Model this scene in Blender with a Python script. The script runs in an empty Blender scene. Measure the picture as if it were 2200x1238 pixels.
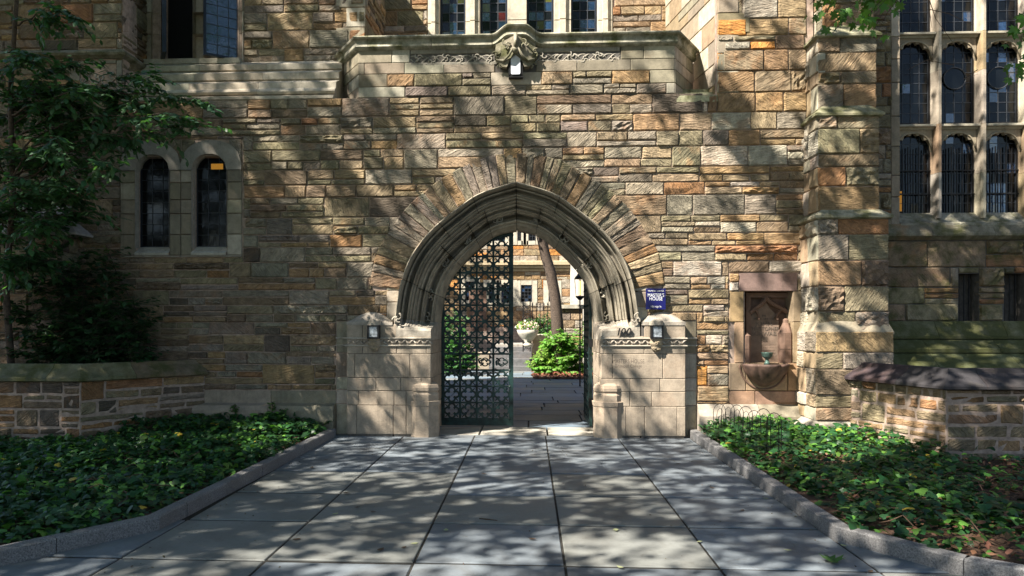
import bpy, math, random
import numpy as np
from mathutils import Vector, Matrix
random.seed(7); RNG = np.random.default_rng(7)
S = bpy.context.scene
COL = S.collection
# ------------------------------------------------------------------ camera
F_PX = 1590.0; YAW = 0.045; SHX = -35.6; EYE = 1.6
cam_d = bpy.data.cameras.new('camera'); cam = bpy.data.objects.new('camera', cam_d); COL.objects.link(cam)
cam_d.sensor_width = 36.0; cam_d.lens = F_PX / 2200 * 36.0
cam_d.shift_x = -SHX / 2200; cam_d.shift_y = 77 / 2200
cam_d.clip_start = 0.05; cam_d.clip_end = 1500
cam.location = (0, 0, EYE); cam.rotation_euler = (math.radians(90), 0, YAW)
S.camera = cam
# ------------------------------------------------------------------ light
SUN_TO = Vector((-0.53, -0.41, 0.745)).normalized()      # towards the sun
w = bpy.data.worlds.new('World'); S.world = w; w.use_nodes = True
nt = w.node_tree; nt.nodes.clear()
sky = nt.nodes.new('ShaderNodeTexSky'); sky.sky_type = 'NISHITA'; sky.sun_disc = False
sky.sun_elevation = math.asin(SUN_TO.z); sky.sun_rotation = math.atan2(SUN_TO.x, SUN_TO.y)
sky.air_density = 1.0; sky.dust_density = 0.6; sky.ozone_density = 1.2
bg = nt.nodes.new('ShaderNodeBackground'); bg.inputs[1].default_value = 0.05
wo = nt.nodes.new('ShaderNodeOutputWorld')
nt.links.new(sky.outputs[0], bg.inputs[0]); nt.links.new(bg.outputs[0], wo.inputs[0])
sl = bpy.data.lights.new('sun', 'SUN'); sl.energy = 5.0; sl.angle = math.radians(0.53); sl.color = (1.0, 0.93, 0.82)
so = bpy.data.objects.new('sun', sl); COL.objects.link(so)
so.rotation_euler = SUN_TO.to_track_quat('Z', 'Y').to_euler(); so.location = (-20, -18, 30)
S.view_settings.view_transform = 'Standard'; S.view_settings.look = 'None'
S.view_settings.exposure = 1.78; S.view_settings.gamma = 1.0; S.view_settings.use_curve_mapping = False
S.cycles.use_denoising = True
S.cycles.max_bounces = 6; S.cycles.diffuse_bounces = 3; S.cycles.glossy_bounces = 3; S.cycles.transparent_max_bounces = 8

# ------------------------------------------------------------------ pixel -> place on a plane y = Y
_c, _s = math.cos(YAW), math.sin(YAW)
def PX(px, Y):
    u = (px - 1100 - SHX) / F_PX
    return Y * (u * _c - _s) / (_c + u * _s)
def PZ(px, py, Y):
    X = PX(px, Y); zc = Y * _c - X * _s
    return EYE + (696 - py) / F_PX * zc
def P(px, py, Y): return (PX(px, Y), PZ(px, py, Y))
def PG(px, py, Z=0.0):                                  # pixel -> ground point at height Z
    zc = (EYE - Z) * F_PX / (py - 696); xc = (px - 1100 - SHX) / F_PX * zc
    return (xc * _c - zc * _s, xc * _s + zc * _c)

# ------------------------------------------------------------------ materials
MATS = {}
def newmat(name):
    m = bpy.data.materials.new(name); m.use_nodes = True; MATS[name] = m
    n = m.node_tree.nodes; l = m.node_tree.links
    return m, n, l, n['Principled BSDF']
def N(n, t, **kw):
    o = n.new(t)
    for k, v in kw.items():
        if k.startswith('i_'): o.inputs[k[2:].replace('_', ' ')].default_value = v
        else: setattr(o, k, v)
    return o
def noise(n, l, vec, scale, detail=4, rough=0.55, dist=0.0):
    t = n.new('ShaderNodeTexNoise'); t.inputs['Scale'].default_value = scale
    t.inputs['Detail'].default_value = detail; t.inputs['Roughness'].default_value = rough
    t.inputs['Distortion'].default_value = dist
    if vec is not None: l.new(vec, t.inputs['Vector'])
    return t.outputs['Fac']
def maprange(n, l, v, a, b, c, d):
    m = n.new('ShaderNodeMapRange'); m.inputs[1].default_value = a; m.inputs[2].default_value = b
    m.inputs[3].default_value = c; m.inputs[4].default_value = d; l.new(v, m.inputs[0]); return m.outputs[0]
def math_(n, l, op, a, b=None):
    m = n.new('ShaderNodeMath'); m.operation = op
    for i, v in enumerate((a, b)):
        if v is None: continue
        if isinstance(v, (int, float)): m.inputs[i].default_value = v
        else: l.new(v, m.inputs[i])
    return m.outputs[0]
def mixc(n, l, fac, a, b, mode='MIX'):
    m = n.new('ShaderNodeMix'); m.data_type = 'RGBA'; m.blend_type = mode
    for k, v in ((0, fac), (6, a), (7, b)):
        if isinstance(v, (int, float)): m.inputs[k].default_value = v
        elif isinstance(v, tuple): m.inputs[k].default_value = (*v, 1) if len(v) == 3 else v
        else: l.new(v, m.inputs[k])
    return m.outputs[2]
def bump(n, l, h, strength, dist, norm=None):
    b = n.new('ShaderNodeBump'); b.inputs['Strength'].default_value = strength; b.inputs['Distance'].default_value = dist
    l.new(h, b.inputs['Height'])
    if norm is not None: l.new(norm, b.inputs['Normal'])
    return b.outputs[0]

def stone_mat(name, tool=1.0, stain=0.5, moss=0.0, contrast=1.0, grime=0.35, rough=0.9):
    m, n, l, bs = newmat(name)
    geo = n.new('ShaderNodeNewGeometry'); pos = geo.outputs['Position']
    col = N(n, 'ShaderNodeAttribute', attribute_name='Col'); rnd = N(n, 'ShaderNodeAttribute', attribute_name='Rnd')
    sep = n.new('ShaderNodeSeparateColor'); l.new(rnd.outputs['Color'], sep.inputs[0])
    off = n.new('ShaderNodeVectorMath'); off.operation = 'SCALE'; l.new(rnd.outputs['Color'], off.inputs[0]); off.inputs[3].default_value = 37.0
    ad = n.new('ShaderNodeVectorMath'); l.new(pos, ad.inputs[0]); l.new(off.outputs[0], ad.inputs[1]); p = ad.outputs[0]
    # tooling: noise stretched along a slanting direction that differs from stone to stone
    vr = n.new('ShaderNodeVectorRotate'); vr.rotation_type = 'Y_AXIS'; l.new(p, vr.inputs['Vector'])
    ang = maprange(n, l, sep.outputs[2], 0, 1, -1.1, 1.0); l.new(ang, vr.inputs['Angle'])
    mp = n.new('ShaderNodeMapping'); mp.inputs['Scale'].default_value = (7, 7, 48); l.new(vr.outputs[0], mp.inputs[0])
    t1 = noise(n, l, mp.outputs[0], 1.0, 3, 0.6, 0.5)
    f1 = noise(n, l, p, 55, 5, 0.65); f2 = noise(n, l, p, 9, 4, 0.6); f3 = noise(n, l, pos, 1.7, 5, 0.6)
    # colour: variation inside each stone, iron stain, general grime
    c = col.outputs['Color']
    v = maprange(n, l, f2, 0.3, 0.7, 1 - 0.28 * contrast, 1 + 0.28 * contrast)
    v2 = maprange(n, l, f1, 0.3, 0.7, 1 - 0.16 * contrast, 1 + 0.16 * contrast)
    vt = maprange(n, l, t1, 0.3, 0.7, 1 - 0.20 * tool, 1 + 0.14 * tool)
    vv = math_(n, l, 'MULTIPLY', math_(n, l, 'MULTIPLY', v, v2), vt)
    comb = n.new('ShaderNodeCombineXYZ')
    for i in range(3): l.new(vv, comb.inputs[i])
    c = mixc(n, l, 1.0, c, comb.outputs[0], 'MULTIPLY')
    sm = math_(n, l, 'MULTIPLY', maprange(n, l, noise(n, l, p, 3.5, 4, 0.6, 0.6), 0.48, 0.66, 0, 1), maprange(n, l, sep.outputs[1], 0.55, 1.0, 0, stain))
    c = mixc(n, l, sm, c, (0.36, 0.155, 0.05))
    c = mixc(n, l, maprange(n, l, f3, 0.5, 0.75, 0, grime), c, (0.075, 0.066, 0.055))
    ms = n.new('ShaderNodeMapping'); ms.inputs['Scale'].default_value = (7.5, 7.5, 0.55); l.new(pos, ms.inputs[0])
    sk_ = noise(n, l, ms.outputs[0], 1.0, 5, 0.7, 0.3); c = mixc(n, l, maprange(n, l, sk_, 0.54, 0.72, 0, 0.45), c, (0.085, 0.075, 0.060))
    if moss > 0:
        mm = maprange(n, l, noise(n, l, pos, 4.0, 6, 0.65), 0.58 - 0.3 * moss, 0.75 - 0.2 * moss, 0, 0.9)
        c = mixc(n, l, mm, c, mixc(n, l, f1, (0.025, 0.034, 0.010), (0.10, 0.10, 0.03)))
    l.new(c, bs.inputs['Base Color']); bs.inputs['Roughness'].default_value = rough
    bs.inputs['Specular IOR Level'].default_value = 0.25
    b1 = bump(n, l, t1, min(1, tool), 0.045 * tool)
    b2 = bump(n, l, f2, 0.6 if tool > .5 else 0.25, 0.02 if tool > .5 else 0.012, b1); b3 = bump(n, l, f1, 0.5, 0.008, b2)
    l.new(b3, bs.inputs['Normal']); return m
stone_mat('rubble', 1.0, 0.42, 0, 1.1, 0.4)
stone_mat('ashlar', 0.25, 0.15, 0, 0.7, 0.30)
stone_mat('moulding', 0.15, 0.3, 0, 0.85, 0.55)
stone_mat('damp_stone', 0.6, 0.5, 0.45, 1.1, 0.6)
stone_mat('mossy', 0.3, 0.3, 1.0, 1.0, 0.5)
stone_mat('greened_cap', 0.2, 0.2, 0.55, 1.0, 0.5)

def simple(name, color, rough=0.6, metal=0.0, var=0.25, scale=20, bmp=0.2, spec=0.4, emit=None, col2=None):
    m, n, l, bs = newmat(name); geo = n.new('ShaderNodeNewGeometry')
    f = noise(n, l, geo.outputs['Position'], scale, 5, 0.6)
    a = tuple(x * (1 - var) for x in color); b = tuple(min(1, x * (1 + var)) for x in (col2 or color))
    l.new(mixc(n, l, maprange(n, l, f, 0.3, 0.7, 0, 1), a, b), bs.inputs['Base Color'])
    bs.inputs['Roughness'].default_value = rough; bs.inputs['Metallic'].default_value = metal
    bs.inputs['Specular IOR Level'].default_value = spec
    if bmp: l.new(bump(n, l, f, bmp, 0.01), bs.inputs['Normal'])
    if emit: bs.inputs['Emission Color'].default_value = (*emit[0], 1); bs.inputs['Emission Strength'].default_value = emit[1]
    return m
simple('mortar', (0.34, 0.255, 0.205), 0.95, var=0.35, scale=14, bmp=0.5)
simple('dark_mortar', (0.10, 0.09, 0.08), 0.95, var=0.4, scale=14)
simple('joint_dirt', (0.022, 0.020, 0.016), 0.95, var=0.4, scale=14)
simple('green_iron', (0.006, 0.010, 0.010), 0.5, 0.2, 0.6, 9, 0.4, col2=(0.010, 0.032, 0.030))
simple('black_iron', (0.012, 0.012, 0.013), 0.5, 0.3, 0.4, 30)
simple('blue_iron', (0.010, 0.016, 0.030), 0.4, 0.2, 0.4, 30)
simple('lead', (0.05, 0.055, 0.065), 0.5, 0.4, 0.3, 40)
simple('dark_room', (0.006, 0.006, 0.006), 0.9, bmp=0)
simple('bark', (0.075, 0.055, 0.042), 0.95, var=0.55, scale=26, bmp=1.0)
simple('twig', (0.09, 0.055, 0.035), 0.9, var=0.4, scale=30)
simple('soil', (0.075, 0.042, 0.026), 1.0, var=0.5, scale=30, bmp=1.0)
simple('lawn_ground', (0.055, 0.06, 0.03), 1.0, var=0.4, scale=3)
simple('sign_blue', (0.006, 0.007, 0.09), 0.35, var=0.08, bmp=0)
simple('sign_white', (0.75, 0.76, 0.8), 0.5, var=0.05, bmp=0)
simple('carved_shadow', (0.12, 0.095, 0.075), 0.95, var=0.3)
simple('bronze', (0.075, 0.13, 0.11), 0.5, 0.4, 0.5, 60)
simple('brownstone', (0.060, 0.038, 0.032), 0.7, var=0.55, scale=8, bmp=0.5, col2=(0.10, 0.06, 0.045))
simple('tablet_stone', (0.19, 0.135, 0.10), 0.85, var=0.25, scale=12, bmp=0.3)
simple('red_stone', (0.155, 0.095, 0.068), 0.85, var=0.3, scale=9, bmp=0.4)
simple('frosted', (0.62, 0.64, 0.70), 0.25, var=0.15, scale=8, bmp=0.05)
simple('lamp_glass', (0.30, 0.33, 0.36), 0.15, var=0.8, scale=22, bmp=0.1)
simple('lit_glass', (0.8, 0.5, 0.2), 0.4, emit=((1.0, 0.55, 0.18), 1.2), bmp=0)
simple('amber_pane', (0.10, 0.05, 0.01), 0.25, emit=((1.0, 0.45, 0.05), 0.09), var=0.4, bmp=0)
simple('slate', (0.08, 0.09, 0.10), 0.7)
simple('flower', (0.55, 0.35, 0.42), 0.7, var=0.4, scale=60, col2=(0.75, 0.70, 0.72))
simple('pale_mark', (0.62, 0.56, 0.50), 0.9, var=0.1)

def granite():
    m, n, l, bs = newmat('granite'); geo = n.new('ShaderNodeNewGeometry'); p = geo.outputs['Position']
    v = n.new('ShaderNodeTexVoronoi'); v.inputs['Scale'].default_value = 150; l.new(p, v.inputs['Vector'])
    f = noise(n, l, p, 90, 4, 0.7); g = noise(n, l, p, 3, 4)
    c = mixc(n, l, maprange(n, l, f, 0.35, 0.65, 0, 1), (0.075, 0.075, 0.078), (0.26, 0.255, 0.255))
    c = mixc(n, l, maprange(n, l, g, 0.4, 0.75, 0, 0.5), c, (0.10, 0.09, 0.08))
    l.new(c, bs.inputs['Base Color']); bs.inputs['Roughness'].default_value = 0.8
    l.new(bump(n, l, f, 0.7, 0.006), bs.inputs['Normal'])
granite()
def paving(name, speck=1.0):
    m, n, l, bs = newmat(name); geo = n.new('ShaderNodeNewGeometry'); p = geo.outputs['Position']
    col = N(n, 'ShaderNodeAttribute', attribute_name='Col'); c = col.outputs['Color']
    f = noise(n, l, p, 2.2, 6, 0.6, 0.4); g = noise(n, l, p, 24, 5, 0.65); h = noise(n, l, p, 140, 3, 0.6)
    v = math_(n, l, 'MULTIPLY', maprange(n, l, f, 0.3, 0.7, 0.82, 1.16), maprange(n, l, g, 0.3, 0.7, 0.92, 1.08))
    v = math_(n, l, 'MULTIPLY', v, maprange(n, l, h, 0.28, 0.42, 0.78, 1.0))
    comb = n.new('ShaderNodeCombineXYZ')
    for i in range(3): l.new(v, comb.inputs[i])
    c = mixc(n, l, 1.0, c, comb.outputs[0], 'MULTIPLY')
    st = noise(n, l, p, 0.9, 6, 0.7, 1.0)
    c = mixc(n, l, maprange(n, l, st, 0.50, 0.72, 0, 0.6), c, (0.085, 0.075, 0.06))
    st2 = noise(n, l, p, 5.5, 5, 0.7, 1.5); c = mixc(n, l, maprange(n, l, st2, 0.60, 0.70, 0, 0.4), c, (0.07, 0.062, 0.05))
    mus = n.new('ShaderNodeTexVoronoi'); mus.inputs['Scale'].default_value = 7; l.new(p, mus.inputs['Vector'])
    c = mixc(n, l, maprange(n, l, mus.outputs['Distance'], 0.02, 0.045, 0.45, 0), c, (0.05, 0.045, 0.04))
    l.new(c, bs.inputs['Base Color']); l.new(maprange(n, l, f, 0.3, 0.7, 0.5, 0.75), bs.inputs['Roughness'])
    bs.inputs['Specular IOR Level'].default_value = 0.35
    l.new(bump(n, l, g, 0.25, 0.008), bs.inputs['Normal'])
paving('bluestone')
def leafmat(name, trans=0.3, rough=0.45, tint=(0.5, 0.75, 0.12)):
    m, n, l, bs = newmat(name); out = n['Material Output']
    col = N(n, 'ShaderNodeAttribute', attribute_name='Col'); c = col.outputs['Color']
    l.new(c, bs.inputs['Base Color']); bs.inputs['Roughness'].default_value = rough
    bs.inputs['Specular IOR Level'].default_value = 0.35
    tr = n.new('ShaderNodeBsdfTranslucent'); l.new(mixc(n, l, 0.5, c, tint, 'MIX'), tr.inputs[0])
    # translucent light keeps the leaf's own hue
    hs = n.new('ShaderNodeMix'); hs.data_type = 'RGBA'; hs.blend_type = 'MULTIPLY'; hs.inputs[0].default_value = 1
    l.new(c, hs.inputs[6]); hs.inputs[7].default_value = (1.9, 2.2, 0.9, 1); l.new(hs.outputs[2], tr.inputs[0])
    mx = n.new('ShaderNodeMixShader'); mx.inputs[0].default_value = trans
    l.new(bs.outputs[0], mx.inputs[1]); l.new(tr.outputs[0], mx.inputs[2]); l.new(mx.outputs[0], out.inputs[0])
leafmat('leaf'); leafmat('ivy_leaf', 0.2, 0.4)
leafmat('litter', 0.1, 0.8)
def glass(name, base, rough=0.05, spec=0.9, wob=0.15):
    m, n, l, bs = newmat(name); geo = n.new('ShaderNodeNewGeometry'); p = geo.outputs['Position']
    f = noise(n, l, p, 1.6, 4); g = noise(n, l, p, 7, 3)
    l.new(mixc(n, l, maprange(n, l, f, 0.35, 0.65, 0, 1), tuple(x * 0.5 for x in base), tuple(x * 1.6 for x in base)), bs.inputs['Base Color'])
    bs.inputs['Roughness'].default_value = rough; bs.inputs['Specular IOR Level'].default_value = spec
    bs.inputs['IOR'].default_value = 1.7
    l.new(bump(n, l, g, wob, 0.02), bs.inputs['Normal'])
glass('dark_glass', (0.004, 0.005, 0.006), 0.12, 0.22)
glass('blue_glass', (0.012, 0.03, 0.07), 0.05, 1.0, 0.3)
glass('red_glass', (0.08, 0.01, 0.012), 0.1, 0.6)
glass('green_glass', (0.05, 0.055, 0.008), 0.1, 0.6)

# ------------------------------------------------------------------ objects
def W(o):
    return Vector(o['_w']) if o is not None and '_w' in o else Vector((0, 0, 0))
def props(o, label=None, cat=None, group=None, kind=None):
    if label: o['label'] = label
    if cat: o['category'] = cat
    if group: o['group'] = group
    if kind: o['kind'] = kind
    return o
def empty(name, loc, label=None, cat=None, group=None, kind=None):
    o = bpy.data.objects.new(name, None); COL.objects.link(o); o.location = loc; o['_w'] = tuple(loc)
    o.empty_display_size = 0.2
    return props(o, label, cat, group, kind)
def obj(name, verts, faces, mat, parent=None, col=None, rnd=None, smooth=False, **kw):
    v = np.asarray(verts, dtype=np.float64).reshape(-1, 3)
    lo, hi = v.min(0), v.max(0); c = (lo + hi) / 2
    me = bpy.data.meshes.new(name)
    me.from_pydata([tuple(x) for x in (v - c)], [], faces)
    me.materials.append(MATS[mat])
    if col is not None: setcol(me, 'Col', col, len(v))
    if rnd is not None: setcol(me, 'Rnd', rnd, len(v))
    if smooth: me.polygons.foreach_set('use_smooth', [True] * len(me.polygons))
    o = bpy.data.objects.new(name, me); COL.objects.link(o)
    if parent is not None: o.parent = parent
    o.location = Vector(c) - W(parent); o['_w'] = tuple(float(x) for x in c)
    return props(o, **kw)
def setcol(me, name, col, nv):
    a = me.color_attributes.new(name, 'FLOAT_COLOR', 'POINT')
    c = np.asarray(col, dtype=np.float32)
    if c.ndim == 1: c = np.tile(c, (nv, 1))
    c = np.concatenate([c[:, :3], np.ones((nv, 1), np.float32)], 1)
    a.data.foreach_set('color', c.ravel())
def merge(parts):                                        # [(verts, faces, col, rnd)] -> one set of arrays
    V, Fc, C, R = [], [], [], []; k = 0
    for v, f, c, r in parts:
        V.extend(v); Fc.extend([tuple(i + k for i in q) for q in f]); k += len(v)
        C.extend([c] * len(v)); R.extend([r] * len(v))
    return V, Fc, C, R
def joinm(*vf):
    V, Fc = [], []
    for v, f in vf:
        k = len(V); V.extend(v); Fc.extend([tuple(i + k for i in q) for q in f])
    return V, Fc
def box(x0, x1, y0, y1, z0, z1):
    v = [(x, y, z) for x in (x0, x1) for y in (y0, y1) for z in (z0, z1)]
    f = [(0, 1, 3, 2), (4, 6, 7, 5), (0, 4, 5, 1), (2, 3, 7, 6), (0, 2, 6, 4), (1, 5, 7, 3)]
    return v, f
def prism(poly, y0, y1):                                 # polygon [(x, z)] extruded along y
    n_ = len(poly); v = [(x, y0, z) for x, z in poly] + [(x, y1, z) for x, z in poly]
    f = [tuple(range(n_)), tuple(range(2 * n_ - 1, n_ - 1, -1))]
    f += [(i, i + n_, (i + 1) % n_ + n_, (i + 1) % n_) for i in range(n_)]
    return v, f
def tube(pts, radii, sides=8, cap=True):
    pts = [Vector(p) for p in pts]; v, f = [], []
    if isinstance(radii, (int, float)): radii = [radii] * len(pts)
    up = Vector((0.13, 0.37, 1)).normalized()
    for i, p in enumerate(pts):
        d = (pts[min(i + 1, len(pts) - 1)] - pts[max(i - 1, 0)]).normalized()
        a = d.cross(up)
        if a.length < 1e-3: a = d.cross(Vector((1, 0, 0)))
        a.normalize(); b = d.cross(a)
        for k in range(sides):
            t = 2 * math.pi * k / sides
            v.append(tuple(p + (a * math.cos(t) + b * math.sin(t)) * radii[i]))
    for i in range(len(pts) - 1):
        for k in range(sides):
            k2 = (k + 1) % sides
            f.append((i * sides + k, i * sides + k2, (i + 1) * sides + k2, (i + 1) * sides + k))
    if cap:
        f.append(tuple(range(sides))[::-1]); f.append(tuple((len(pts) - 1) * sides + k for k in range(sides)))
    return v, f
def lathe(cx, cy, prof, sides=16, a0=0.0, a1=2 * math.pi, flute=None):
    full = abs(a1 - a0 - 2 * math.pi) < 1e-6; m_ = sides if full else sides + 1
    v, f = [], []
    for r, z in prof:
        for k in range(m_):
            t = a0 + (a1 - a0) * k / sides; rr = r * (flute(t) if flute else 1)
            v.append((cx + rr * math.cos(t), cy + rr * math.sin(t), z))
    for i in range(len(prof) - 1):
        for k in range(sides):
            k2 = (k + 1) % m_
            f.append((i * m_ + k, i * m_ + k2, (i + 1) * m_ + k2, (i + 1) * m_ + k))
    if full: f.append(tuple(range(m_))[::-1]); f.append(tuple((len(prof) - 1) * m_ + k for k in range(m_)))
    return v, f
def sweep(path, prof, closed_prof=True):                 # path [(x, y)] in plan, prof [(out, z)]; out = to the right of travel
    v, f = [], []; n_ = len(path); m_ = len(prof)
    for i, p in enumerate(path):
        p = Vector((p[0], p[1]))
        d0 = (p - Vector(path[i - 1][:2])).normalized() if i else None
        d1 = (Vector(path[i + 1][:2]) - p).normalized() if i < n_ - 1 else None
        n0 = Vector((d0.y, -d0.x)) if d0 else None; n1 = Vector((d1.y, -d1.x)) if d1 else None
        if n0 is None: nn = n1
        elif n1 is None: nn = n0
        else:
            nn = (n0 + n1).normalized(); nn = nn / max(0.3, nn.dot(n0))
        for o_, z in prof: v.append((p.x + nn.x * o_, p.y + nn.y * o_, z))
    for i in range(n_ - 1):
        for k in range(m_ if closed_prof else m_ - 1):
            k2 = (k + 1) % m_
            f.append((i * m_ + k, (i + 1) * m_ + k, (i + 1) * m_ + k2, i * m_ + k2))
    if closed_prof:
        f.append(tuple(range(m_))); f.append(tuple((n_ - 1) * m_ + k for k in range(m_))[::-1])
    return v, f
def split_path(path, L, gap=0.006, jit=0.15):
    seg = [math.dist(path[i], path[i + 1]) for i in range(len(path) - 1)]; T = sum(seg)
    k = max(1, round(T / L)); cuts = [0] + [T * (i + random.uniform(-jit, jit)) / k for i in range(1, k)] + [T]
    def at(s):
        for i, q in enumerate(seg):
            if s <= q + 1e-9: t = s / q; return tuple(path[i][j] + (path[i + 1][j] - path[i][j]) * t for j in (0, 1))
            s -= q
        return path[-1]
    out = []
    for a, b in zip(cuts, cuts[1:]):
        a += gap / 2; b -= gap / 2; pts = [at(a)]; s = 0
        for i, q in enumerate(seg[:-1]):
            s += q
            if a + 0.02 < s < b - 0.02: pts.append(path[i + 1])
        pts.append(at(b)); out.append(pts)
    return out
def crom(pts, n_=12):
    out = []; q = [pts[0]] + list(pts) + [pts[-1]]
    for i in range(1, len(q) - 2):
        for k in range(n_):
            t = k / n_
            out.append(tuple(0.5 * ((2 * q[i][j]) + (-q[i - 1][j] + q[i + 1][j]) * t + (2 * q[i - 1][j] - 5 * q[i][j] + 4 * q[i + 1][j] - q[i + 2][j]) * t * t + (-q[i - 1][j] + 3 * q[i][j] - 3 * q[i + 1][j] + q[i + 2][j]) * t ** 3) for j in range(len(pts[0]))))
    out.append(tuple(pts[-1])); return out
def resample(pts, n_):
    a = np.array(pts); d = np.r_[0, np.cumsum(np.linalg.norm(np.diff(a, axis=0), axis=1))]
    t = np.linspace(0, d[-1], n_ + 1)
    return [tuple(np.interp(x, d, a[:, j]) for j in range(a.shape[1])) for x in t]
def text(name, s, size, loc, mat, parent, rot=(math.pi / 2, 0, 0), depth=0.003, align='CENTER', shear=0.0, sx=1.0, bold=0.0, **kw):
    cu = bpy.data.curves.new(name, 'FONT'); cu.body = s; cu.size = size; cu.align_x = align; cu.align_y = 'CENTER'
    cu.extrude = depth; cu.shear = shear; cu.offset = bold; cu.resolution_u = 3
    o = bpy.data.objects.new('t', cu); COL.objects.link(o)
    bpy.context.view_layer.update()
    me = bpy.data.meshes.new_from_object(o.evaluated_get(bpy.context.evaluated_depsgraph_get()))
    bpy.data.objects.remove(o); me.materials.clear(); me.materials.append(MATS[mat])
    q = bpy.data.objects.new(name, me); COL.objects.link(q); q.parent = parent
    q.location = Vector(loc) - W(parent); q.rotation_euler = rot; q.scale = (sx, 1, 1)
    return props(q, **kw)

# ------------------------------------------------------------------ stones
PAL = {'olive': (0.225, 0.190, 0.120), 'grey': (0.25, 0.215, 0.16), 'tan': (0.30, 0.222, 0.138), 'ochre': (0.31, 0.205, 0.11),
       'brown': (0.20, 0.145, 0.095), 'rust': (0.265, 0.145, 0.072), 'plum': (0.225, 0.185, 0.148), 'pale': (0.38, 0.335, 0.265),
       'dark': (0.13, 0.105, 0.08), 'orange': (0.47, 0.21, 0.06)}
PAL['pier'] = (0.315, 0.26, 0.20)
def pick(weights):
    if 'pier' in weights: j = random.uniform(.90, 1.07); return tuple(x * j for x in PAL['pier'])
    k = random.choices(list(weights), list(weights.values()))[0]; c = PAL[k]; j = random.uniform(0.82, 1.18)
    return tuple(min(1, x * j * random.uniform(0.96, 1.04)) for x in c)
WMAIN = dict(olive=4.5, grey=4.5, tan=3.5, ochre=1.0, brown=1.8, rust=.3, plum=1.0, dark=.5)
WWARM = dict(olive=1, grey=2, tan=5, ochre=4, brown=1.2, rust=.5, pale=2.5, orange=.22, plum=.6)
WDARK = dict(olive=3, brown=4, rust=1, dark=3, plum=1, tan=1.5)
WASH = dict(pale=5, grey=2, tan=1)
WGARD = dict(brown=4, rust=2.2, dark=2, olive=1.2, plum=.5, ochre=.6)
def rv(): return (random.random(), random.random(), random.random())
class Plane:
    def __init__(s, O, ang=0.0):
        s.O = O; s.u = (math.cos(ang), math.sin(ang)); s.n = (math.sin(ang), -math.cos(ang))
    def pt(s, a, b, h): return (s.O[0] + s.u[0] * a + s.n[0] * h, s.O[1] + s.u[1] * a + s.n[1] * h, b)
def stone_geo(fr, a0, a1, b0, b1, rock=False, smooth=False, depth=0.09, gap=0.011, prot=None):
    w_, h_ = a1 - a0, b1 - b0; g = gap / 2
    a0 += g * random.uniform(.6, 1.5); a1 -= g * random.uniform(.6, 1.5); b0 += g * random.uniform(.6, 1.5); b1 -= g * random.uniform(.6, 1.5)
    if smooth: nx, nz, amp, c = 1, 1, 0.0, 0.007; pr = prot if prot is not None else random.uniform(0.0, 0.004)
    elif rock: nx, nz, amp, c = max(4, int(w_ / .055)), max(3, int(h_ / .05)), 0.022, 0.02; pr = 0.028
    else: nx, nz, amp, c = max(2, int(w_ / .13)), max(1, int(h_ / .09)), 0.009, 0.013; pr = prot if prot is not None else random.uniform(0.0, 0.024)
    c = min(c, (a1 - a0) * .2, (b1 - b0) * .2)
    A = [a0] + [a0 + c + (a1 - a0 - 2 * c) * i / nx for i in range(nx + 1)] + [a1]
    B = [b0] + [b0 + c + (b1 - b0 - 2 * c) * i / nz for i in range(nz + 1)] + [b1]
    v, f = [], []; nA, nB = len(A), len(B)
    e = 0.0 if smooth else 0.005
    tx, tz = random.uniform(-amp, amp), random.uniform(-amp, amp)
    for j, b in enumerate(B):
        for i, a in enumerate(A):
            edge = i in (0, nA - 1) or j in (0, nB - 1)
            h = -0.006 if edge else pr + random.uniform(-amp, amp) + tx * (i / nA - .5) + tz * (j / nB - .5)
            ja = random.uniform(-e, e); jb = random.uniform(-e, e)
            v.append(fr.pt(a + ja, b + jb, h))
    for j in range(nB - 1):
        for i in range(nA - 1):
            q = j * nA + i; f.append((q, q + 1, q + nA + 1, q + nA))
    per = [i for i in range(nA)] + [j * nA + nA - 1 for j in range(1, nB)] + [(nB - 1) * nA + i for i in range(nA - 2, -1, -1)] + [j * nA for j in range(nB - 2, 0, -1)]
    k = len(v)
    for q in per:
        x, y, z = v[q]; d = depth - 0.006; v.append((x - fr.n[0] * d, y - fr.n[1] * d, z))
    m_ = len(per)
    for i in range(m_): f.append((per[i], k + i, k + (i + 1) % m_, per[(i + 1) % m_]))
    return v, f
def subtract(rects, ex):
    for (x0, x1, z0, z1) in ex:
        out = []
        for (a0, a1, b0, b1) in rects:
            if a1 <= x0 or a0 >= x1 or b1 <= z0 or b0 >= z1: out.append((a0, a1, b0, b1)); continue
            if a0 < x0: out.append((a0, x0, b0, b1))
            if a1 > x1: out.append((x1, a1, b0, b1))
            m0, m1 = max(a0, x0), min(a1, x1)
            if b0 < z0: out.append((m0, m1, b0, z0))
            if b1 > z1: out.append((m0, m1, z1, b1))
        rects = out
    return [r for r in rects if r[1] - r[0] > .045 and r[3] - r[2] > .03]
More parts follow.
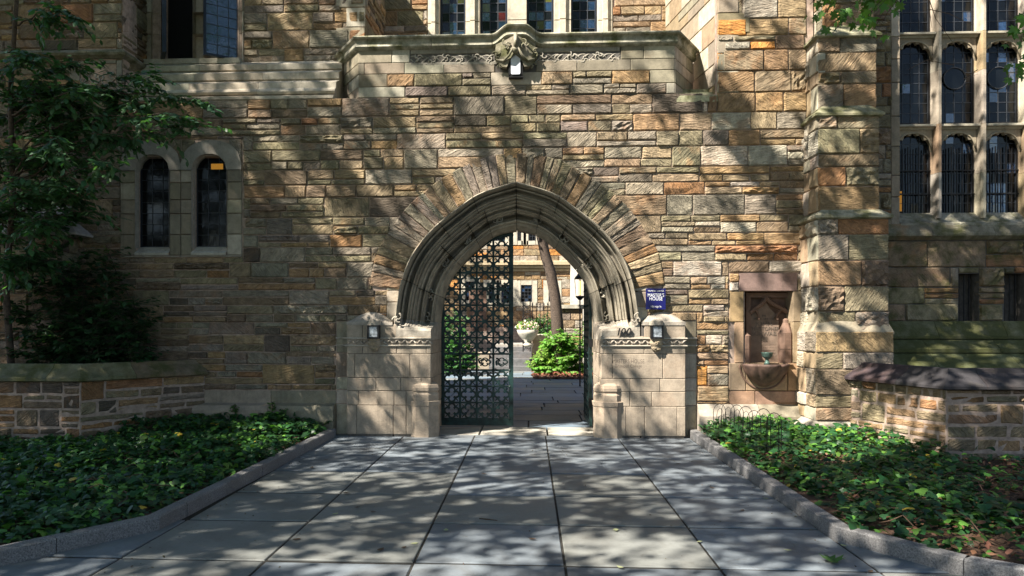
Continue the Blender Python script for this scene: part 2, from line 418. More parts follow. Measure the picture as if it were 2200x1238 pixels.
def courses(a0, a1, b0, b1, hs=(.17, .20, .24, .28), wr=(.30, .72), split=.45):
    R = []; z = b0
    while z < b1 - .02:
        h = random.choice(hs); h = b1 - z if z + h > b1 - .10 else h
        x = a0 - random.uniform(0, .3)
        while x < a1:
            if random.random() < split and h > .15:
                w_ = random.uniform(.45, 1.15); k = 3 if (h > .23 and random.random() < .25) else 2
                cuts = sorted([random.uniform(.36, .64)]) if k == 2 else [random.uniform(.28, .36), random.uniform(.62, .7)]
                zz = [z] + [z + h * q for q in cuts] + [z + h]
                for i in range(k):
                    m_ = random.choice((1, 2, 2, 3)) if w_ > .7 else random.choice((1, 1, 2))
                    xs = [0] + sorted((j + random.uniform(-.2, .2)) / m_ for j in range(1, m_)) + [1]
                    for p_, q_ in zip(xs, xs[1:]): R.append((x + w_ * p_, x + w_ * q_, zz[i], zz[i + 1]))
            else:
                w_ = random.uniform(*wr) * (h / .22) ** .35; R.append((x, x + w_, z, z + h))
            x += w_
        z += h
    out = []
    for (p_, q_, r_, s_) in R:
        p_, q_ = max(p_, a0), min(q_, a1)
        if q_ - p_ > .05: out.append((p_, q_, r_, s_))
    return out
class Bag:                                               # collects stones of one thing; the largest become parts, the rest one mass
    def __init__(s, parent, name='stone', mat='rubble', limit=298): s.p, s.name, s.mat, s.limit, s.L = parent, name, mat, limit, []
    def add(s, vf, col, key, mat=None): s.L.append((key, vf[0], vf[1], col, rv(), mat or s.mat))
    def flush(s):
        s.L.sort(key=lambda t: -t[0])
        for key, v, f, c, r, m in s.L[:s.limit]: obj(s.name, v, f, m, s.p, c, r)
        rest = s.L[s.limit:]; mm = {}
        for t in rest: mm.setdefault(t[5], []).append((t[1], t[2], t[3], t[4]))
        for m, ps in mm.items():
            V, Fc, C, R = merge(ps); obj('small_' + s.name + 's', V, Fc, m, s.p, C, R, kind='stuff')
def vis(fr, r):                                          # how large a stone shows: 0 outside the frame
    x, y, z = fr.pt((r[0] + r[1]) / 2, (r[2] + r[3]) / 2, 0)
    zc = y * _c - x * _s; xc = x * _c + y * _s
    if zc < 1: return 0
    px = 1100 + SHX + F_PX * xc / zc; py = 696 - F_PX * (z - EYE) / zc
    a = (r[1] - r[0]) * (r[3] - r[2]) * (F_PX / zc) ** 2
    return a if -20 < px < 2220 and -20 < py < 1250 else a * 1e-4
def wall(bag, fr, rects, weights, rock=.07, smooth=False, mat=None, gap=.011, depth=.09, wfun=None, prot=None):
    for r in rects:
        rk = (not smooth) and random.random() < rock and r[3] - r[2] > .1
        wg = wfun(fr.pt((r[0] + r[1]) / 2, (r[2] + r[3]) / 2, 0)) if wfun else weights
        bag.add(stone_geo(fr, *r, rock=rk, smooth=smooth, gap=gap, depth=depth, prot=prot), pick(wg), vis(fr, r), mat)

# ================================================================== SETTING
YW = 10.6; YP = 10.43; YG = 11.36
CX = PX(1109, YW)
g = obj('ground', [(-300, -300, -.16), (300, -300, -.16), (300, 300, -.16), (-300, 300, -.16)], [(0, 1, 2, 3)], 'lawn_ground', kind='structure')
# kerb outlines (path-side edge)
kl = [PG(722, 938), PG(342, 1140), PG(0, 1217)]; kl.append((kl[2][0] - 3.2, kl[2][1] - 2.6))
kr = [PG(1476, 936), PG(1794, 1162), PG(2068, 1238)]; kr.append((kr[2][0] + 3.4, kr[2][1] - 2.5)); kr = kr[::-1]
KP = [(0, -.1), (0, .098), (.010, .11), (.105, .11), (.115, .10), (.115, -.1)]
for nm, pth, lab in (('left', kl, 'granite kerb along the left side of the path, beside the darker ivy bed'), ('right', kr, 'granite kerb along the right side of the path, beside the bed with the wire hoops')):
    k = empty('kerb', (pth[1][0], pth[1][1], 0), lab, None, None, 'structure')
    for sp in split_path(pth, 1.5, .008):
        v, f = sweep(sp, KP)
        v = [(x + random.uniform(-.002, .002), y + random.uniform(-.002, .002), z) for x, y, z in v]
        obj('kerb_stone', v, f, 'granite', k)
def edge_x(path, y):
    pts = sorted(path, key=lambda p: p[1]); return float(np.interp(y, [p[1] for p in pts], [p[0] for p in pts]))
# front path of bluestone
pth = empty('path', (0, 5, 0), None, None, None, 'structure')
obj('joint_bed', [(-8, -3, -.009), (8, -3, -.009), (8, 10.7, -.009), (-8, 10.7, -.009)], [(0, 1, 2, 3)], 'joint_dirt', pth)
JX = [-2.79 + 1.01 * i for i in range(6)]; JX = [JX[0] - 1.01 * k for k in (5, 4, 3, 2, 1)] + JX + [JX[-1] + 1.01 * k for k in (1, 2, 3, 4, 5)]
JY = [10.62, 9.87, 8.87, 7.93, 6.89, 5.90, 4.91, 3.9, 2.9, 1.9, .9, -.1, -1.1]
TAN = {(3, 5), (3, 6), (3, 8), (4, 5), (4, 6), (4, 7), (4, 8), (5, 5), (5, 6), (5, 8)}
def slab(x0, x1, y0, y1, col, parent, name='paving_slab', g=.009, zt=0.0, sk=0.012):
    dz = random.uniform(-.003, .003); t = [random.uniform(-.0012, .0012) for _ in range(4)]
    gy = .012 if zt == 0 and name == 'paving_slab' else 0
    def ring(e, z): return [(x, y - sk * x, z + dz + (tt if z > -.02 else 0)) for (x, y), tt in zip(((x0 + e, y0 + e + gy), (x1 - e, y0 + e + gy), (x1 - e, y1 - e - gy), (x0 + e, y1 - e - gy)), t)]
    v = ring(g, zt - .06) + ring(g, zt - .005) + ring(g + .005, zt)
    f = [(8, 9, 10, 11)] + [(i + 4 * q, (i + 1) % 4 + 4 * q, (i + 1) % 4 + 4 + 4 * q, i + 4 + 4 * q) for q in (0, 1) for i in range(4)]
    return obj(name, v, f, 'bluestone', parent, col, rv())
for j in range(len(JY) - 1):
    for i in range(len(JX) - 1):
        cx_, cy_ = (JX[i] + JX[i + 1]) / 2, (JY[j] + JY[j + 1]) / 2
        if cy_ > 5.6 and not (-2.8 < cx_ < 2.3): continue
        if abs(cx_) > 3.9 and cy_ > 4.2: continue
        b = random.uniform(.9, 1.1)
        c = (.172 * b, .178 * b, .168 * b) if (j, i) in TAN or (j > 5 and random.random() < .4) else (.150 * b, .172 * b, .192 * b)
        slab(JX[i], JX[i + 1], JY[j + 1] + random.uniform(-.012, .012), JY[j], c, pth)
for x0, x1 in ((PX(925, 10.9), -.72), (-.71, .27), (.28, PX(1292, 10.9))):
    slab(x0, x1, 10.64, 11.42, (.40, .375, .32), pth, 'threshold_slab', zt=.006, sk=0)
# soil of the beds
def bed(pts, name, lab):
    v = [(x, y, z) for x, y, z in pts]; obj(name, v, [tuple(range(len(v)))], 'soil', None, kind='structure', label=lab)
BLc = (PX(172, 9.26), 9.26); BLe = (PX(441, YW), YW)
BRs = (PX(1820, 10.0), 10.0); BRc = (PX(2033, 8.5), 8.5)
bed([(kl[0][0] - .1, 10.65, .06), (kl[1][0] - .1, kl[1][1], .06), (kl[2][0] - .1, kl[2][1] + .1, .06), (kl[3][0] - .1, kl[3][1] + .1, .06), (-14, 1, .06), (-14, 10.65, .12)], 'soil_bed', 'dark soil under the ivy left of the path')
bed([(kr[3][0] + .1, 10.65, .06), (14, 10.65, .16), (14, 1, .06), (kr[0][0] + .1, kr[0][1] + .1, .06), (kr[1][0] + .1, kr[1][1] + .1, .06), (kr[2][0] + .1, kr[2][1], .06)], 'soil_bed', 'brown soil under the patchy ivy right of the path')

# ================================================================== GATEHOUSE
GH = empty('gatehouse', (CX, YW, 0), 'stone gatehouse wall with pointed archway, balcony parapet and small arched windows', 'building')
B = Bag(GH)
FW = Plane((0, YW))
zTop = PZ(500, 214, YW); zR = PZ(1500, 206, YW)
H0 = 7.7
xB = PX(262, YW); xBR = PX(1541, YW); xPL = PX(770, YW); xPR = PX(1450, YW)
Oh = [(0, 393), (79, 418), (131, 453), (176, 489), (211, 529), (234, 569), (251, 622), (260, 684)]
Rh = [(0, 329), (45, 333), (89, 345), (154, 378), (202, 413), (236, 444), (269, 487), (300, 538), (311, 578), (316, 613)]
Ih = [(0, 495), (47, 507), (87, 538), (122, 573), (147, 609), (159, 649), (165, 693)]
YI = 11.22
def half(h, Y, n_): 
    k = (Y * _c - CX * _s) / F_PX
    return resample(crom([(d * k, EYE + (696 - y) * k) for d, y in h], 8), n_)
OC = half(Oh, YW, 60); RC = half(Rh, YW, 60); IC = half(Ih, YI, 60)
def hw_at(curve, z):                                     # half width of a curve at height z
    c = sorted(curve, key=lambda p: p[1])
    if z >= c[-1][1]: return 0
    return float(np.interp(z, [p[1] for p in c], [p[0] for p in c]))
def top_at(curve, d):
    c = sorted(curve, key=lambda p: p[0])
    return float(np.interp(abs(d), [p[0] for p in c], [p[1] for p in c])) if abs(d) <= c[-1][0] else 0
zSpr = OC[-1][1]; zRing = RC[-1][1]
zPl = PZ(600, 838, YW); zPr = PZ(1600, 868, YW)
W1 = (PX(259, YW), PX(522, YW), PZ(390, 553, YW), PZ(390, 300, YW))
FO = (PX(1566, YW), PX(1724, YW), PZ(1640, 862, YW), PZ(1640, 586, YW))
xpl, xpr = PX(722, YW), PX(1497, YW); zP = PZ(740, 690, YW)
EX = [(xB, xBR, zTop - .0, 99), W1, FO, (xpl, xpr, -1, zP), (-20, xpl, -1, zPl), (xpr, 20, -1, zPr),
      (xB - .62, xB, PZ(200, 206, YW), PZ(200, 108, YW)), (-20, xB, PZ(200, 128, YW), PZ(200, 108, YW)), (PX(1510, YW), xBR, zR, zTop)]
def warmth(p):
    x, y, z = p
    if x > 2.3: return WWARM
    if x < -4.6: return dict(olive=3, grey=3, tan=2, ochre=.6, brown=2.5, rust=.5, plum=2, dark=1)
    if z < 2.9 and x < -2: return dict(olive=2, grey=3, tan=2, ochre=2, brown=3, rust=1, plum=1.5, dark=.6)
    return WMAIN
rects = courses(-9.2, PX(1733, YW), .25, zTop, hs=(.18, .22, .25, .29), split=.46) + courses(xBR, PX(1733, YW), zTop, H0, hs=(.2, .24, .28, .3)) + courses(-9.2, xB, zTop, H0)
rects = subtract(rects, EX)
out = []
for (a0, a1, b0, b1) in rects:
    if b0 < RC[0][1] and a1 > CX - 2.2 and a0 < CX + 2.2 and b1 > zP:
        hw = hw_at(RC, max(b1, zRing)) if b1 > zRing else hw_at(OC, max(b0, zSpr)) + .14
        if b0 < zRing < b1: hw = RC[-1][0] - .03
        if hw > 0: out += subtract([(a0, a1, b0, b1)], [(CX - hw, CX + hw, -1, 99)]); continue
    out.append((a0, a1, b0, b1))
wall(B, FW, out, WMAIN, .08, wfun=warmth)
# ashlar strips beside the hood foot
for s in (-1, 1):
    z = zP - .02
    while z < zRing - .02:
        h = min(random.uniform(.16, .30), zRing - z); 
        a, b = sorted((CX + s * (hw_at(OC, z) - .05), CX + s * (hw_at(OC, zSpr) + .14))); wall(B, FW, [(a, b, z, z + h)], WASH, smooth=True, mat='ashlar'); z += h
# quoins of the two projecting bays
def quoins(x, z0, z1, side, Y=YW, weights=None):
    z = z0; k = 0
    while z < z1:
        h = random.uniform(.24, .36); w_ = (.30, .46)[k % 2]; k += 1
        yield ((x - w_, x) if side < 0 else (x, x + w_)) + (z, min(z + h, z1))
        z += h
# mortar core of the front wall, in upright strips around the openings
V, Fc = [], []
xs = list(np.arange(-9.2, 4.05, .05))
for x0, x1 in zip(xs, xs[1:]):
    xm = (x0 + x1) / 2; blk = []
    d = abs(xm - CX)
    if d < RC[-1][0] - .15:
        blk.append((-1, (top_at(OC, d) + top_at(RC, d)) / 2))
    if any(PX(p, YW) - .0 < xm < PX(q, YW) + .0 for p, q in ((292, 365), (413, 488))): blk.append((W1[2] + .1, PZ(390, 336, YW)))
    if FO[0] + .2 < xm < FO[1] - .1: blk.append((FO[2] + .1, FO[3] - .2))
    if xB < xm < xBR: blk.append((zTop - .02, 99))
    segs = [(-.1, H0)]
    for a, b in blk:
        segs = [q for (p, r) in segs for q in ((p, min(r, a)), (max(p, b), r)) if q[1] - q[0] > .01]
    for a, b in segs:
        k = len(V)
        V += [(x0, YW + .014, a), (x1, YW + .014, a), (x1, YW + .014, b), (x0, YW + .014, b), (x0, YW + .4, a), (x1, YW + .4, a), (x1, YW + .4, b), (x0, YW + .4, b)]
        Fc += [(k, k + 1, k + 2, k + 3), (k + 5, k + 4, k + 7, k + 6), (k + 3, k + 2, k + 6, k + 7), (k + 1, k, k + 4, k + 5), (k, k + 3, k + 7, k + 4), (k + 1, k + 5, k + 6, k + 2)]
obj('wall_core', V, Fc, 'mortar', GH)
# unseen rooms and roof as plain mass, sized to shade the courtyard; passage
gx0, gx1 = -9.2, 13.0
mass = []
for bx in ((gx0, gx1, 12.95, 15.6, 7.0, 11.9), (gx0, -2.55, 12.7, 15.6, -.1, 7.0), (1.75, gx1, 12.7, 15.6, -.1, 7.0), (-2.55, 1.75, 12.9, 15.6, 4.2, 7.0)): mass.append(box(*bx))
v, f = joinm(*mass); obj('rear_rooms', v, f, 'dark_mortar', GH)
pw = Plane((-2.4, YI + .3), math.pi / 2)
PB = Bag(GH, 'passage_stone', 'ashlar', 60)
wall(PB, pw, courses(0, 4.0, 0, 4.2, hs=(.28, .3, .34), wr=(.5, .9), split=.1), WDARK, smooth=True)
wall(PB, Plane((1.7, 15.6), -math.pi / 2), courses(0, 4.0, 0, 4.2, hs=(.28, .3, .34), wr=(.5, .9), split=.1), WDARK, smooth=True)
PB.flush()
v, f = joinm(box(-2.7, -2.4, 11.5, 15.6, 0, 4.3), box(1.7, 2.0, 11.5, 15.6, 0, 4.3), box(-2.6, 1.9, 11.0, 15.6, 4.0, 4.3), box(-9.2, 3.5, 10.95, 11.0, 4.6, 4.8))
obj('passage_vault', v, f, 'mortar', GH)

# ---- voussoirs of rough stone
B2 = Bag(GH, 'voussoir', 'rubble', 298)
RR = [0]; 
while RR[-1] < 1: RR.append(RR[-1] + random.uniform(.036, .062))
RR = [r / RR[-1] for r in RR]
oi = [p for p in OC if p[1] > zRing - .06]
def on(curve, t):
    q = t * (len(curve) - 1); i = min(int(q), len(curve) - 2); u = q - i
    return (curve[i][0] + (curve[i + 1][0] - curve[i][0]) * u, curve[i][1] + (curve[i + 1][1] - curve[i][1]) * u)
VW = dict(olive=4, grey=3, tan=2, ochre=1.3, brown=2.5, plum=3, rust=.2)
def facet(quad, Y, prot, amp, rock=False, depth=.12, n1=3, n2=6, e=.004):
    (a, b, c, d) = [np.array(q) for q in quad]          # a-b inner edge, d-c outer edge
    v, f = [], []
    ctr = (a + b + c + d) / 4
    us = [0, .12] + [.12 + .76 * i / n1 for i in range(1, n1)] + [.88, 1]; ws = [0, .035] + [.035 + .93 * i / n2 for i in range(1, n2)] + [.965, 1]
    nu, nw = len(us), len(ws)
    for j, w_ in enumerate(ws):
        for i, u in enumerate(us):
            p = (a * (1 - u) + b * u) * (1 - w_) + (d * (1 - u) + c * u) * w_
            edge = i in (0, nu - 1) or j in (0, nw - 1)
            h = -.008 if edge else prot + random.uniform(-amp, amp)
            v.append((p[0] + random.uniform(-e, e), Y - h, p[1] + random.uniform(-e, e)))
    for j in range(nw - 1):
        for i in range(nu - 1): q = j * nu + i; f.append((q, q + 1, q + nu + 1, q + nu))
    per = [i for i in range(nu)] + [j * nu + nu - 1 for j in range(1, nw)] + [(nw - 1) * nu + i for i in range(nu - 2, -1, -1)] + [j * nu for j in range(nw - 2, 0, -1)]
    k = len(v)
    for q in per: v.append((v[q][0], Y + depth, v[q][2]))
    for i in range(len(per)): f.append((per[i], k + i, k + (i + 1) % len(per), per[(i + 1) % len(per)]))
    return v, f
for s in (-1, 1):
    cuts = [RR[0]] + [r + random.uniform(-.008, .008) for r in RR[1:-1]] + [1]
    for t0, t1 in zip(cuts, cuts[1:]):
        g_ = .0035
        i0, i1, r0, r1 = on(oi, t0), on(oi, t1), on(RC, t0), on(RC, t1)
        def m(p): return (CX + s * p[0], p[1])
        q = [np.array(m(p)) for p in (i0, i1, r1, r0)]; d = q[1] - q[0]; d /= np.linalg.norm(d); d2 = q[2] - q[3]; d2 /= np.linalg.norm(d2)
        q = [q[0] + d * g_, q[1] - d * g_, q[2] - d2 * g_, q[3] + d2 * g_]
        B2.add(facet(q, YW - .018, random.uniform(.0, .022), .008), pick(VW), 1)
B2.flush()
v, f = [], []
for s in (-1, 1):
    k = len(v); n_ = 30
    for i in range(n_ + 1):
        a, b = on(oi, i / n_), on(RC, i / n_); v += [(CX + s * a[0], YW - .004, a[1]), (CX + s * b[0], YW - .004, b[1])]
    f += [(k + 2 * i, k + 2 * i + 2, k + 2 * i + 3, k + 2 * i + 1) for i in range(n_)]
obj('voussoir_bed', v, f, 'mortar', GH)

# ---- moulded arch: orders swept between the outer and the inner line
PROF1 = [(0, .03), (0, -.10), (.012, -.145), (.035, -.165), (.06, -.15), (.078, -.11), (.085, -.02), (.09, .02), (.105, .025), (.112, -.01), (.13, -.035), (.15, -.03), (.163, .02), (.17, .10), (.20, .125), (.235, .12), (.248, .04), (.262, .005), (.28, -.005), (.298, .01), (.306, .045), (.318, .045), (.325, .035), (.345, .035), (.355, .06), (.362, .12), (.378, .12), (.384, .10), (.40, .10)]
PROF2 = [(.40, .10), (.412, .115), (.42, .15), (.425, .18), (.44, .19), (.455, .175), (.475, .185), (.49, .205), (.50, .27), (.52, .29), (.54, .25), (.565, .22), (.582, .24), (.59, .285), (.60, .29), (.61, .285), (.625, .30), (.635, .34), (.645, .44), (.68, .52), (.73, .53), (.765, .47), (.775, .38), (.80, .355), (.825, .36), (.835, .40), (.85, .43), (.88, .425), (.905, .44), (.925, .49), (.96, .535), (.985, .56), (1.0, .63), (1.0, .82)]
def archpiece(prof, s, t0, t1, n_):
    v, f = [], []
    for i in range(n_ + 1):
        t = t0 + (t1 - t0) * i / n_; o_, i_ = on(OC, t), on(IC, t)
        for (q, dep) in prof:
            v.append((CX + s * (o_[0] * (1 - q) + i_[0] * q), YW + dep, o_[1] * (1 - q) + i_[1] * q))
    m_ = len(prof)
    for i in range(n_):
        for k in range(m_ - 1): f.append((i * m_ + k, i * m_ + k + 1, (i + 1) * m_ + k + 1, (i + 1) * m_ + k))
    for i in (0, n_): f.append(tuple(i * m_ + k for k in range(m_)))
    return v, f
AB = Bag(GH, 'arch_stone', 'moulding', 100)
for s in (-1, 1):
    for prof, cuts in ((PROF1, [0, .24, .47, .78, 1]), (PROF2, [0, .17, .34, .55, .78, 1])):
        cuts = [c + (random.uniform(-.03, .03) if 0 < c < 1 else 0) for c in cuts]
        for t0, t1 in zip(cuts, cuts[1:]):
            b = random.uniform(.88, 1.08)
            AB.add(archpiece(prof, s, t0 + .002, t1 - .002, max(4, int(44 * (t1 - t0)))), (.30 * b, .265 * b, .205 * b), 1)
AB.flush()
v, f = [], []
for s in (-1, 1):
    k = len(v); pf = [(.06, .0), (.10, .02), (.2, .13), (.3, .06), (.38, .17), (.5, .28), (.6, .36), (.69, .58), (.78, .5), (.85, .48), (1.0, .70)]
    for i in range(41):
        o_, i_ = on(OC, i / 40), on(IC, i / 40)
        for q, dep in pf: v.append((CX + s * (o_[0] * (1 - q) + i_[0] * q) * 1.01, YW + dep + .02, (o_[1] * (1 - q) + i_[1] * q) + .01))
    m_ = len(pf); f += [(k + i * m_ + j, k + i * m_ + j + 1, k + (i + 1) * m_ + j + 1, k + (i + 1) * m_ + j) for i in range(40) for j in range(m_ - 1)]
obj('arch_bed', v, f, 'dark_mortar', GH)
# carved leaf bosses in the deep hollow
def swirl(cx, cz, Y, s, r=.06, flip=1, ang=0):
    parts = []
    for k, (a0, rr, tw) in enumerate(((0, r, 5.0), (2.2, r * .8, 4.2), (4.3, r * .7, 4.0))):
        pts = []
        for i in range(12):
            t = i / 11; a = a0 + ang + flip * tw * t; q = rr * (1 - .75 * t)
            pts.append((cx + math.cos(a) * q + math.cos(a0 + ang) * rr * .55, Y - .012 * math.sin(3 * t), cz + math.sin(a) * q + math.sin(a0 + ang) * rr * .55))
        parts.append(tube(pts, [.013 * (1 - .45 * i / 11) for i in range(12)], 5))
    return joinm(*parts)
for s in (-1, 1):
    for t in (.13, .36, .58, .80, .97):
        o_, i_ = on(OC, t), on(IC, t); q = .705
        x, z = CX + s * (o_[0] * (1 - q) + i_[0] * q), o_[1] * (1 - q) + i_[1] * q
        v, f = swirl(x, z, YW + .40, s, .055, s, t * 6)
        v2, f2 = swirl(x + s * .015, z - .09 * t, YW + .41, s, .045, -s, t * 3)
        V2, F2 = joinm((v, f), (v2, f2)); obj('carved_boss', V2, F2, 'moulding', GH, (.33, .30, .24), rv(), smooth=True)

# ---- jambs below the springing, piers, shoulders
zS = zSpr; zB = PZ(850, 731, YP)
PRF = PROF1 + PROF2[1:]
for s, inner, cor, outer in ((-1, 944, 926, 745), (1, 1272, 1291, 1473)):
    ox, ix = CX + s * OC[-1][0], CX + s * IC[-1][0]; fx = PX(cor, YP); 
    v, f = [], []; nz_ = 8
    for j in range(nz_ + 1):
        t = j / nz_; tt = min(1, t * 2.3); tt = tt * tt * (3 - 2 * tt)
        for (q, dep) in PRF:
            x = ox * (1 - q) + ix * q
            yp = YP if (x - fx) * s >= 0 else YP + (YI + .2 - YP) * abs((x - fx) / (ix - fx))
            zz = zS * (1 - q) + IC[-1][1] * q
            v.append((x, (YW + dep) * (1 - tt) + yp * tt, zz + (zB - zz) * t))
    m_ = len(PRF)
    f = [(j * m_ + k, j * m_ + k + 1, (j + 1) * m_ + k + 1, (j + 1) * m_ + k) for j in range(nz_) for k in range(m_ - 1)]
    obj('moulding_stop', v, f, 'moulding', GH, (.32, .285, .235), rv())
    v, f = swirl(ox - s * .05, zS - .01, YP - .02, s, .055, s, 1.2); obj('scroll', v, f, 'ashlar', GH, (.37, .33, .27), rv(), smooth=True)
    pier = empty('pier', (PX(outer, YP), YP, 0)); pier.parent = GH; pier.location = Vector(pier['_w']) - W(GH)
    pb = Bag(pier, 'ashlar_block', 'ashlar', 120)
    FP = Plane((0, YP)); xo = PX(outer, YP); pz = lambda y: PZ(850, y, YP)
    rows = [(697, 760, [745, 779, 852, 916]), (760, 812, [745, 762, 881]), (812, 840, [745, 808, 861, 905]), (840, 871, [745, 770, 847, 873]), (871, 934, [745, 766, 845, 873])]
    if s > 0: rows = [(697, 760, [1473, 1384, 1298, 1291]), (760, 812, [1473, 1424, 1316]), (812, 840, [1473, 1418, 1354]), (840, 871, [1473, 1400, 1353]), (871, 934, [1473, 1455, 1385, 1345])]
    PWT = dict(pier=1)
    for (y0, y1, xx) in rows:
        e = [PX(q, YP) for q in xx] + [fx]
        for a, b in zip(e, e[1:]):
            a, b = sorted((a, b)); yt_ = y0
            if y0 == 697 and (a + b) / 2 * s < ox * s + .02: yt_ = 722
            if b - a > .04: pb.add(stone_geo(FP, a, b, max(-.02, pz(y1)), pz(yt_), smooth=True, depth=.3, gap=.004), pick(PWT), 1)
    # reveal towards the opening
    Fp, Bp = (fx, YP), (ix, YI + .2)
    if s < 0: o_, e_ = Fp, Bp
    else: o_, e_ = Bp, Fp
    L_ = math.dist(o_, e_); fr = Plane(o_, math.atan2(e_[1] - o_[1], e_[0] - o_[0]))
    for (y0, y1, _) in [(731, 760, 0)] + rows[1:]:
        wall(pb, fr, [(.004, L_ * .45, max(-.02, pz(y1)), pz(y0)), (L_ * .45, L_, max(-.02, pz(y1)), pz(y0))], PWT, smooth=True, gap=.004, depth=.12, prot=.002)
    pb.flush()
    a, b = sorted((xo + .01 * -s * -1, fx)); a, b = sorted((xo - s * .02, ox + s * .02))
    v, f = joinm(box(a, b, YP + .01, YW + .3, -.1, pz(697)), box(*sorted((ox, fx + s * .03)), YP + .01, YW + .3, -.1, pz(724))); obj('pier_core', v, f, 'dark_mortar', pier)
    # curved weathering on the shoulder
    x1 = PX(outer, YP); x2 = ox + s * .02; v, f = [], []; n_ = 20
    z0 = PZ(780, 692, YP); zt = PZ(800, 671, YW) - z0
    for i in range(n_ + 1):
        t = i / n_; x = x1 * (1 - t) + x2 * t
        v += [(x, YP - .012, pz(699)), (x, YP - .012, z0), (x * .96 + (x1 + x2) / 2 * .04, YW - .02, z0 + zt * math.sin(math.pi * t) ** .8)]
    f = [q for i in range(n_) for q in ((3 * i, 3 * i + 3, 3 * i + 4, 3 * i + 1), (3 * i + 1, 3 * i + 4, 3 * i + 5, 3 * i + 2))] + [(0, 1, 2), (3 * n_, 3 * n_ + 2, 3 * n_ + 1)]
    obj('shoulder', v, f, 'ashlar', pier, (.34, .30, .25), rv())
    # carved string course wraps the pier
    zc = pz(735); yo = YW; xw = PX(722 if s < 0 else 1497, YW)
    path = [(xw, YW), (xo, YW), (xo, YP), (fx, YP)] if s < 0 else [(fx, YP), (xo, YP), (xo, YW), (xw, YW)]
    for dz in (.052, -.052):
        v, f = sweep(path, [(-.02, zc + dz - .014), (.018, zc + dz - .012), (.026, zc + dz), (.018, zc + dz + .012), (-.02, zc + dz + .014)]); obj('string_moulding', v, f, 'ashlar', pier, (.36, .32, .26), rv())
    tb = []; x = min(xo, fx) + .02; k = 0
    while x < max(xo, fx) - .03:
        tb.append(tube([(x, YP - .004, zc - .025 * (-1) ** k), (x + .03, YP - .016, zc + .012 * (-1) ** k), (x + .065, YP - .012, zc + .03 * (-1) ** k)], [.005, .014, .004], 5))
        x += .055; k += 1
    v, f = joinm(*tb); obj('leaf_frieze', v, f, 'ashlar', pier, (.33, .29, .24), rv(), smooth=True)
    # faceted colonnette base at the corner
    bx = PX(908 if s < 0 else 1311, YP); by = YP + .13
    pr = [(.25, -.02), (.25, pz(872)), (.262, pz(871)), (.272, pz(862)), (.245, pz(861)), (.245, pz(848)), (.22, pz(843)), (.245, pz(839)), (.25, pz(833)), (.235, pz(827)), (.17, pz(822))]
    c8 = math.cos(math.pi / 8)
    v, f = lathe(0, 0, pr, 8); ca, sa = math.cos(math.pi / 8), math.sin(math.pi / 8)
    v = [(bx + (x * ca - y * sa) * .95, by + (x * sa + y * ca) * .80, z) for x, y, z in v]; obj('colonnette_base', v, f, 'ashlar', pier, (.36, .29, .22), rv())
    # smooth ashlar in the wall beside the pier
    e0, e1 = sorted((xw, xo + s * .0)); zz = [0, pz(871), pz(840), pz(812), pz(760), zP]
    wall(B, FW, [(e0, e1 + .0, a, b) for a, b in zip(zz, zz[1:])], WASH, smooth=True, mat='ashlar')
# plinths along the foot of the wall
for x0, x1, zt, lab in ((-9.2, xpl, zPl, 'l'), (xpr, PX(1733, YW), zPr, 'r')):
    for sp in split_path([(x0, YW), (x1, YW)], 1.0):
        if lab == 'l': pr = [(-.05, -.05), (.16, -.05), (.16, PZ(600, 876, YW) - .02), (.13, PZ(600, 870, YW)), (.0, PZ(600, 866, YW)), (.0, zt - .01), (-.05, zt - .01)]
        else: pr = [(-.05, -.05), (.16, -.05), (.16, zt - .16), (.13, zt - .12), (.06, zt - .03), (.005, zt), (-.05, zt)]
        v, f = sweep(sp, pr); obj('plinth_stone', v, f, 'ashlar', GH, pick(dict(pale=1, grey=2)), rv())

# ---- windows
def leaded(parent, x0, x1, z0, z1, Y, cols, rows, mats, head=None, tilt=.02, frame='lead', fw=.02, bar=.004):
    cw, rh = (x1 - x0) / cols, (z1 - z0) / rows
    meshes = {}
    bars = []
    for i in range(cols):
        for j in range(rows):
            xa, za = x0 + i * cw, z0 + j * rh
            if head and za > head(xa + cw / 2): continue
            mt = random.choices(list(mats), list(mats.values()))[0]
            if mt not in meshes:
                h = rh / 2 - .002; q = cw / 2 - .002
                meshes[mt] = obj('pane', [(-q, 0, -h), (q, 0, -h), (q, 0, h), (-q, 0, h)], [(0, 1, 2, 3)], mt, parent)
                p = meshes[mt]
            else:
                p = meshes[mt].copy(); COL.objects.link(p); p.parent = parent
            p.location = Vector((xa + cw / 2, Y, za + rh / 2)) - W(parent)
            p.rotation_euler = (random.gauss(0, tilt), 0, random.gauss(0, tilt))
    for i in range(cols + 1):
        x = x0 + i * cw; zt = min(z1, head(x)) if head else z1
        if zt > z0 + .05: bars.append(box(x - bar, x + bar, Y - .008, Y + .006, z0, zt))
    for j in range(rows + 1):
        z = z0 + j * rh
        if not head or z < head((x0 + x1) / 2): bars.append(box(x0, x1, Y - .0065, Y + .0055, z - bar, z + bar))
    v, f = joinm(*bars); obj('lead_came', v, f, 'lead', parent)
    fb = [box(x0 - fw, x0, Y - .03, Y + .03, z0 - fw, z1 + fw), box(x1, x1 + fw, Y - .03, Y + .03, z0 - fw, z1 + fw), box(x0, x1, Y - .03, Y + .03, z0 - fw, z0), box(x0, x1, Y - .03, Y + .03, z1, z1 + fw)]
    v, f = joinm(*fb); obj('frame', v, f, frame, parent)
def part(name, parent, loc, **kw):
    o = empty(name, loc); o.parent = parent; o.location = Vector(loc) - W(parent); return props(o, **kw)
def arch_curve(x0, x1, zs, za, n_=10, p=.55):
    return [(x0 + (x1 - x0) * i / (2 * n_), zs + (za - zs) * max(0, 1 - abs(1 - i / n_) ** 2.3) ** .52) for i in range(2 * n_ + 1)]
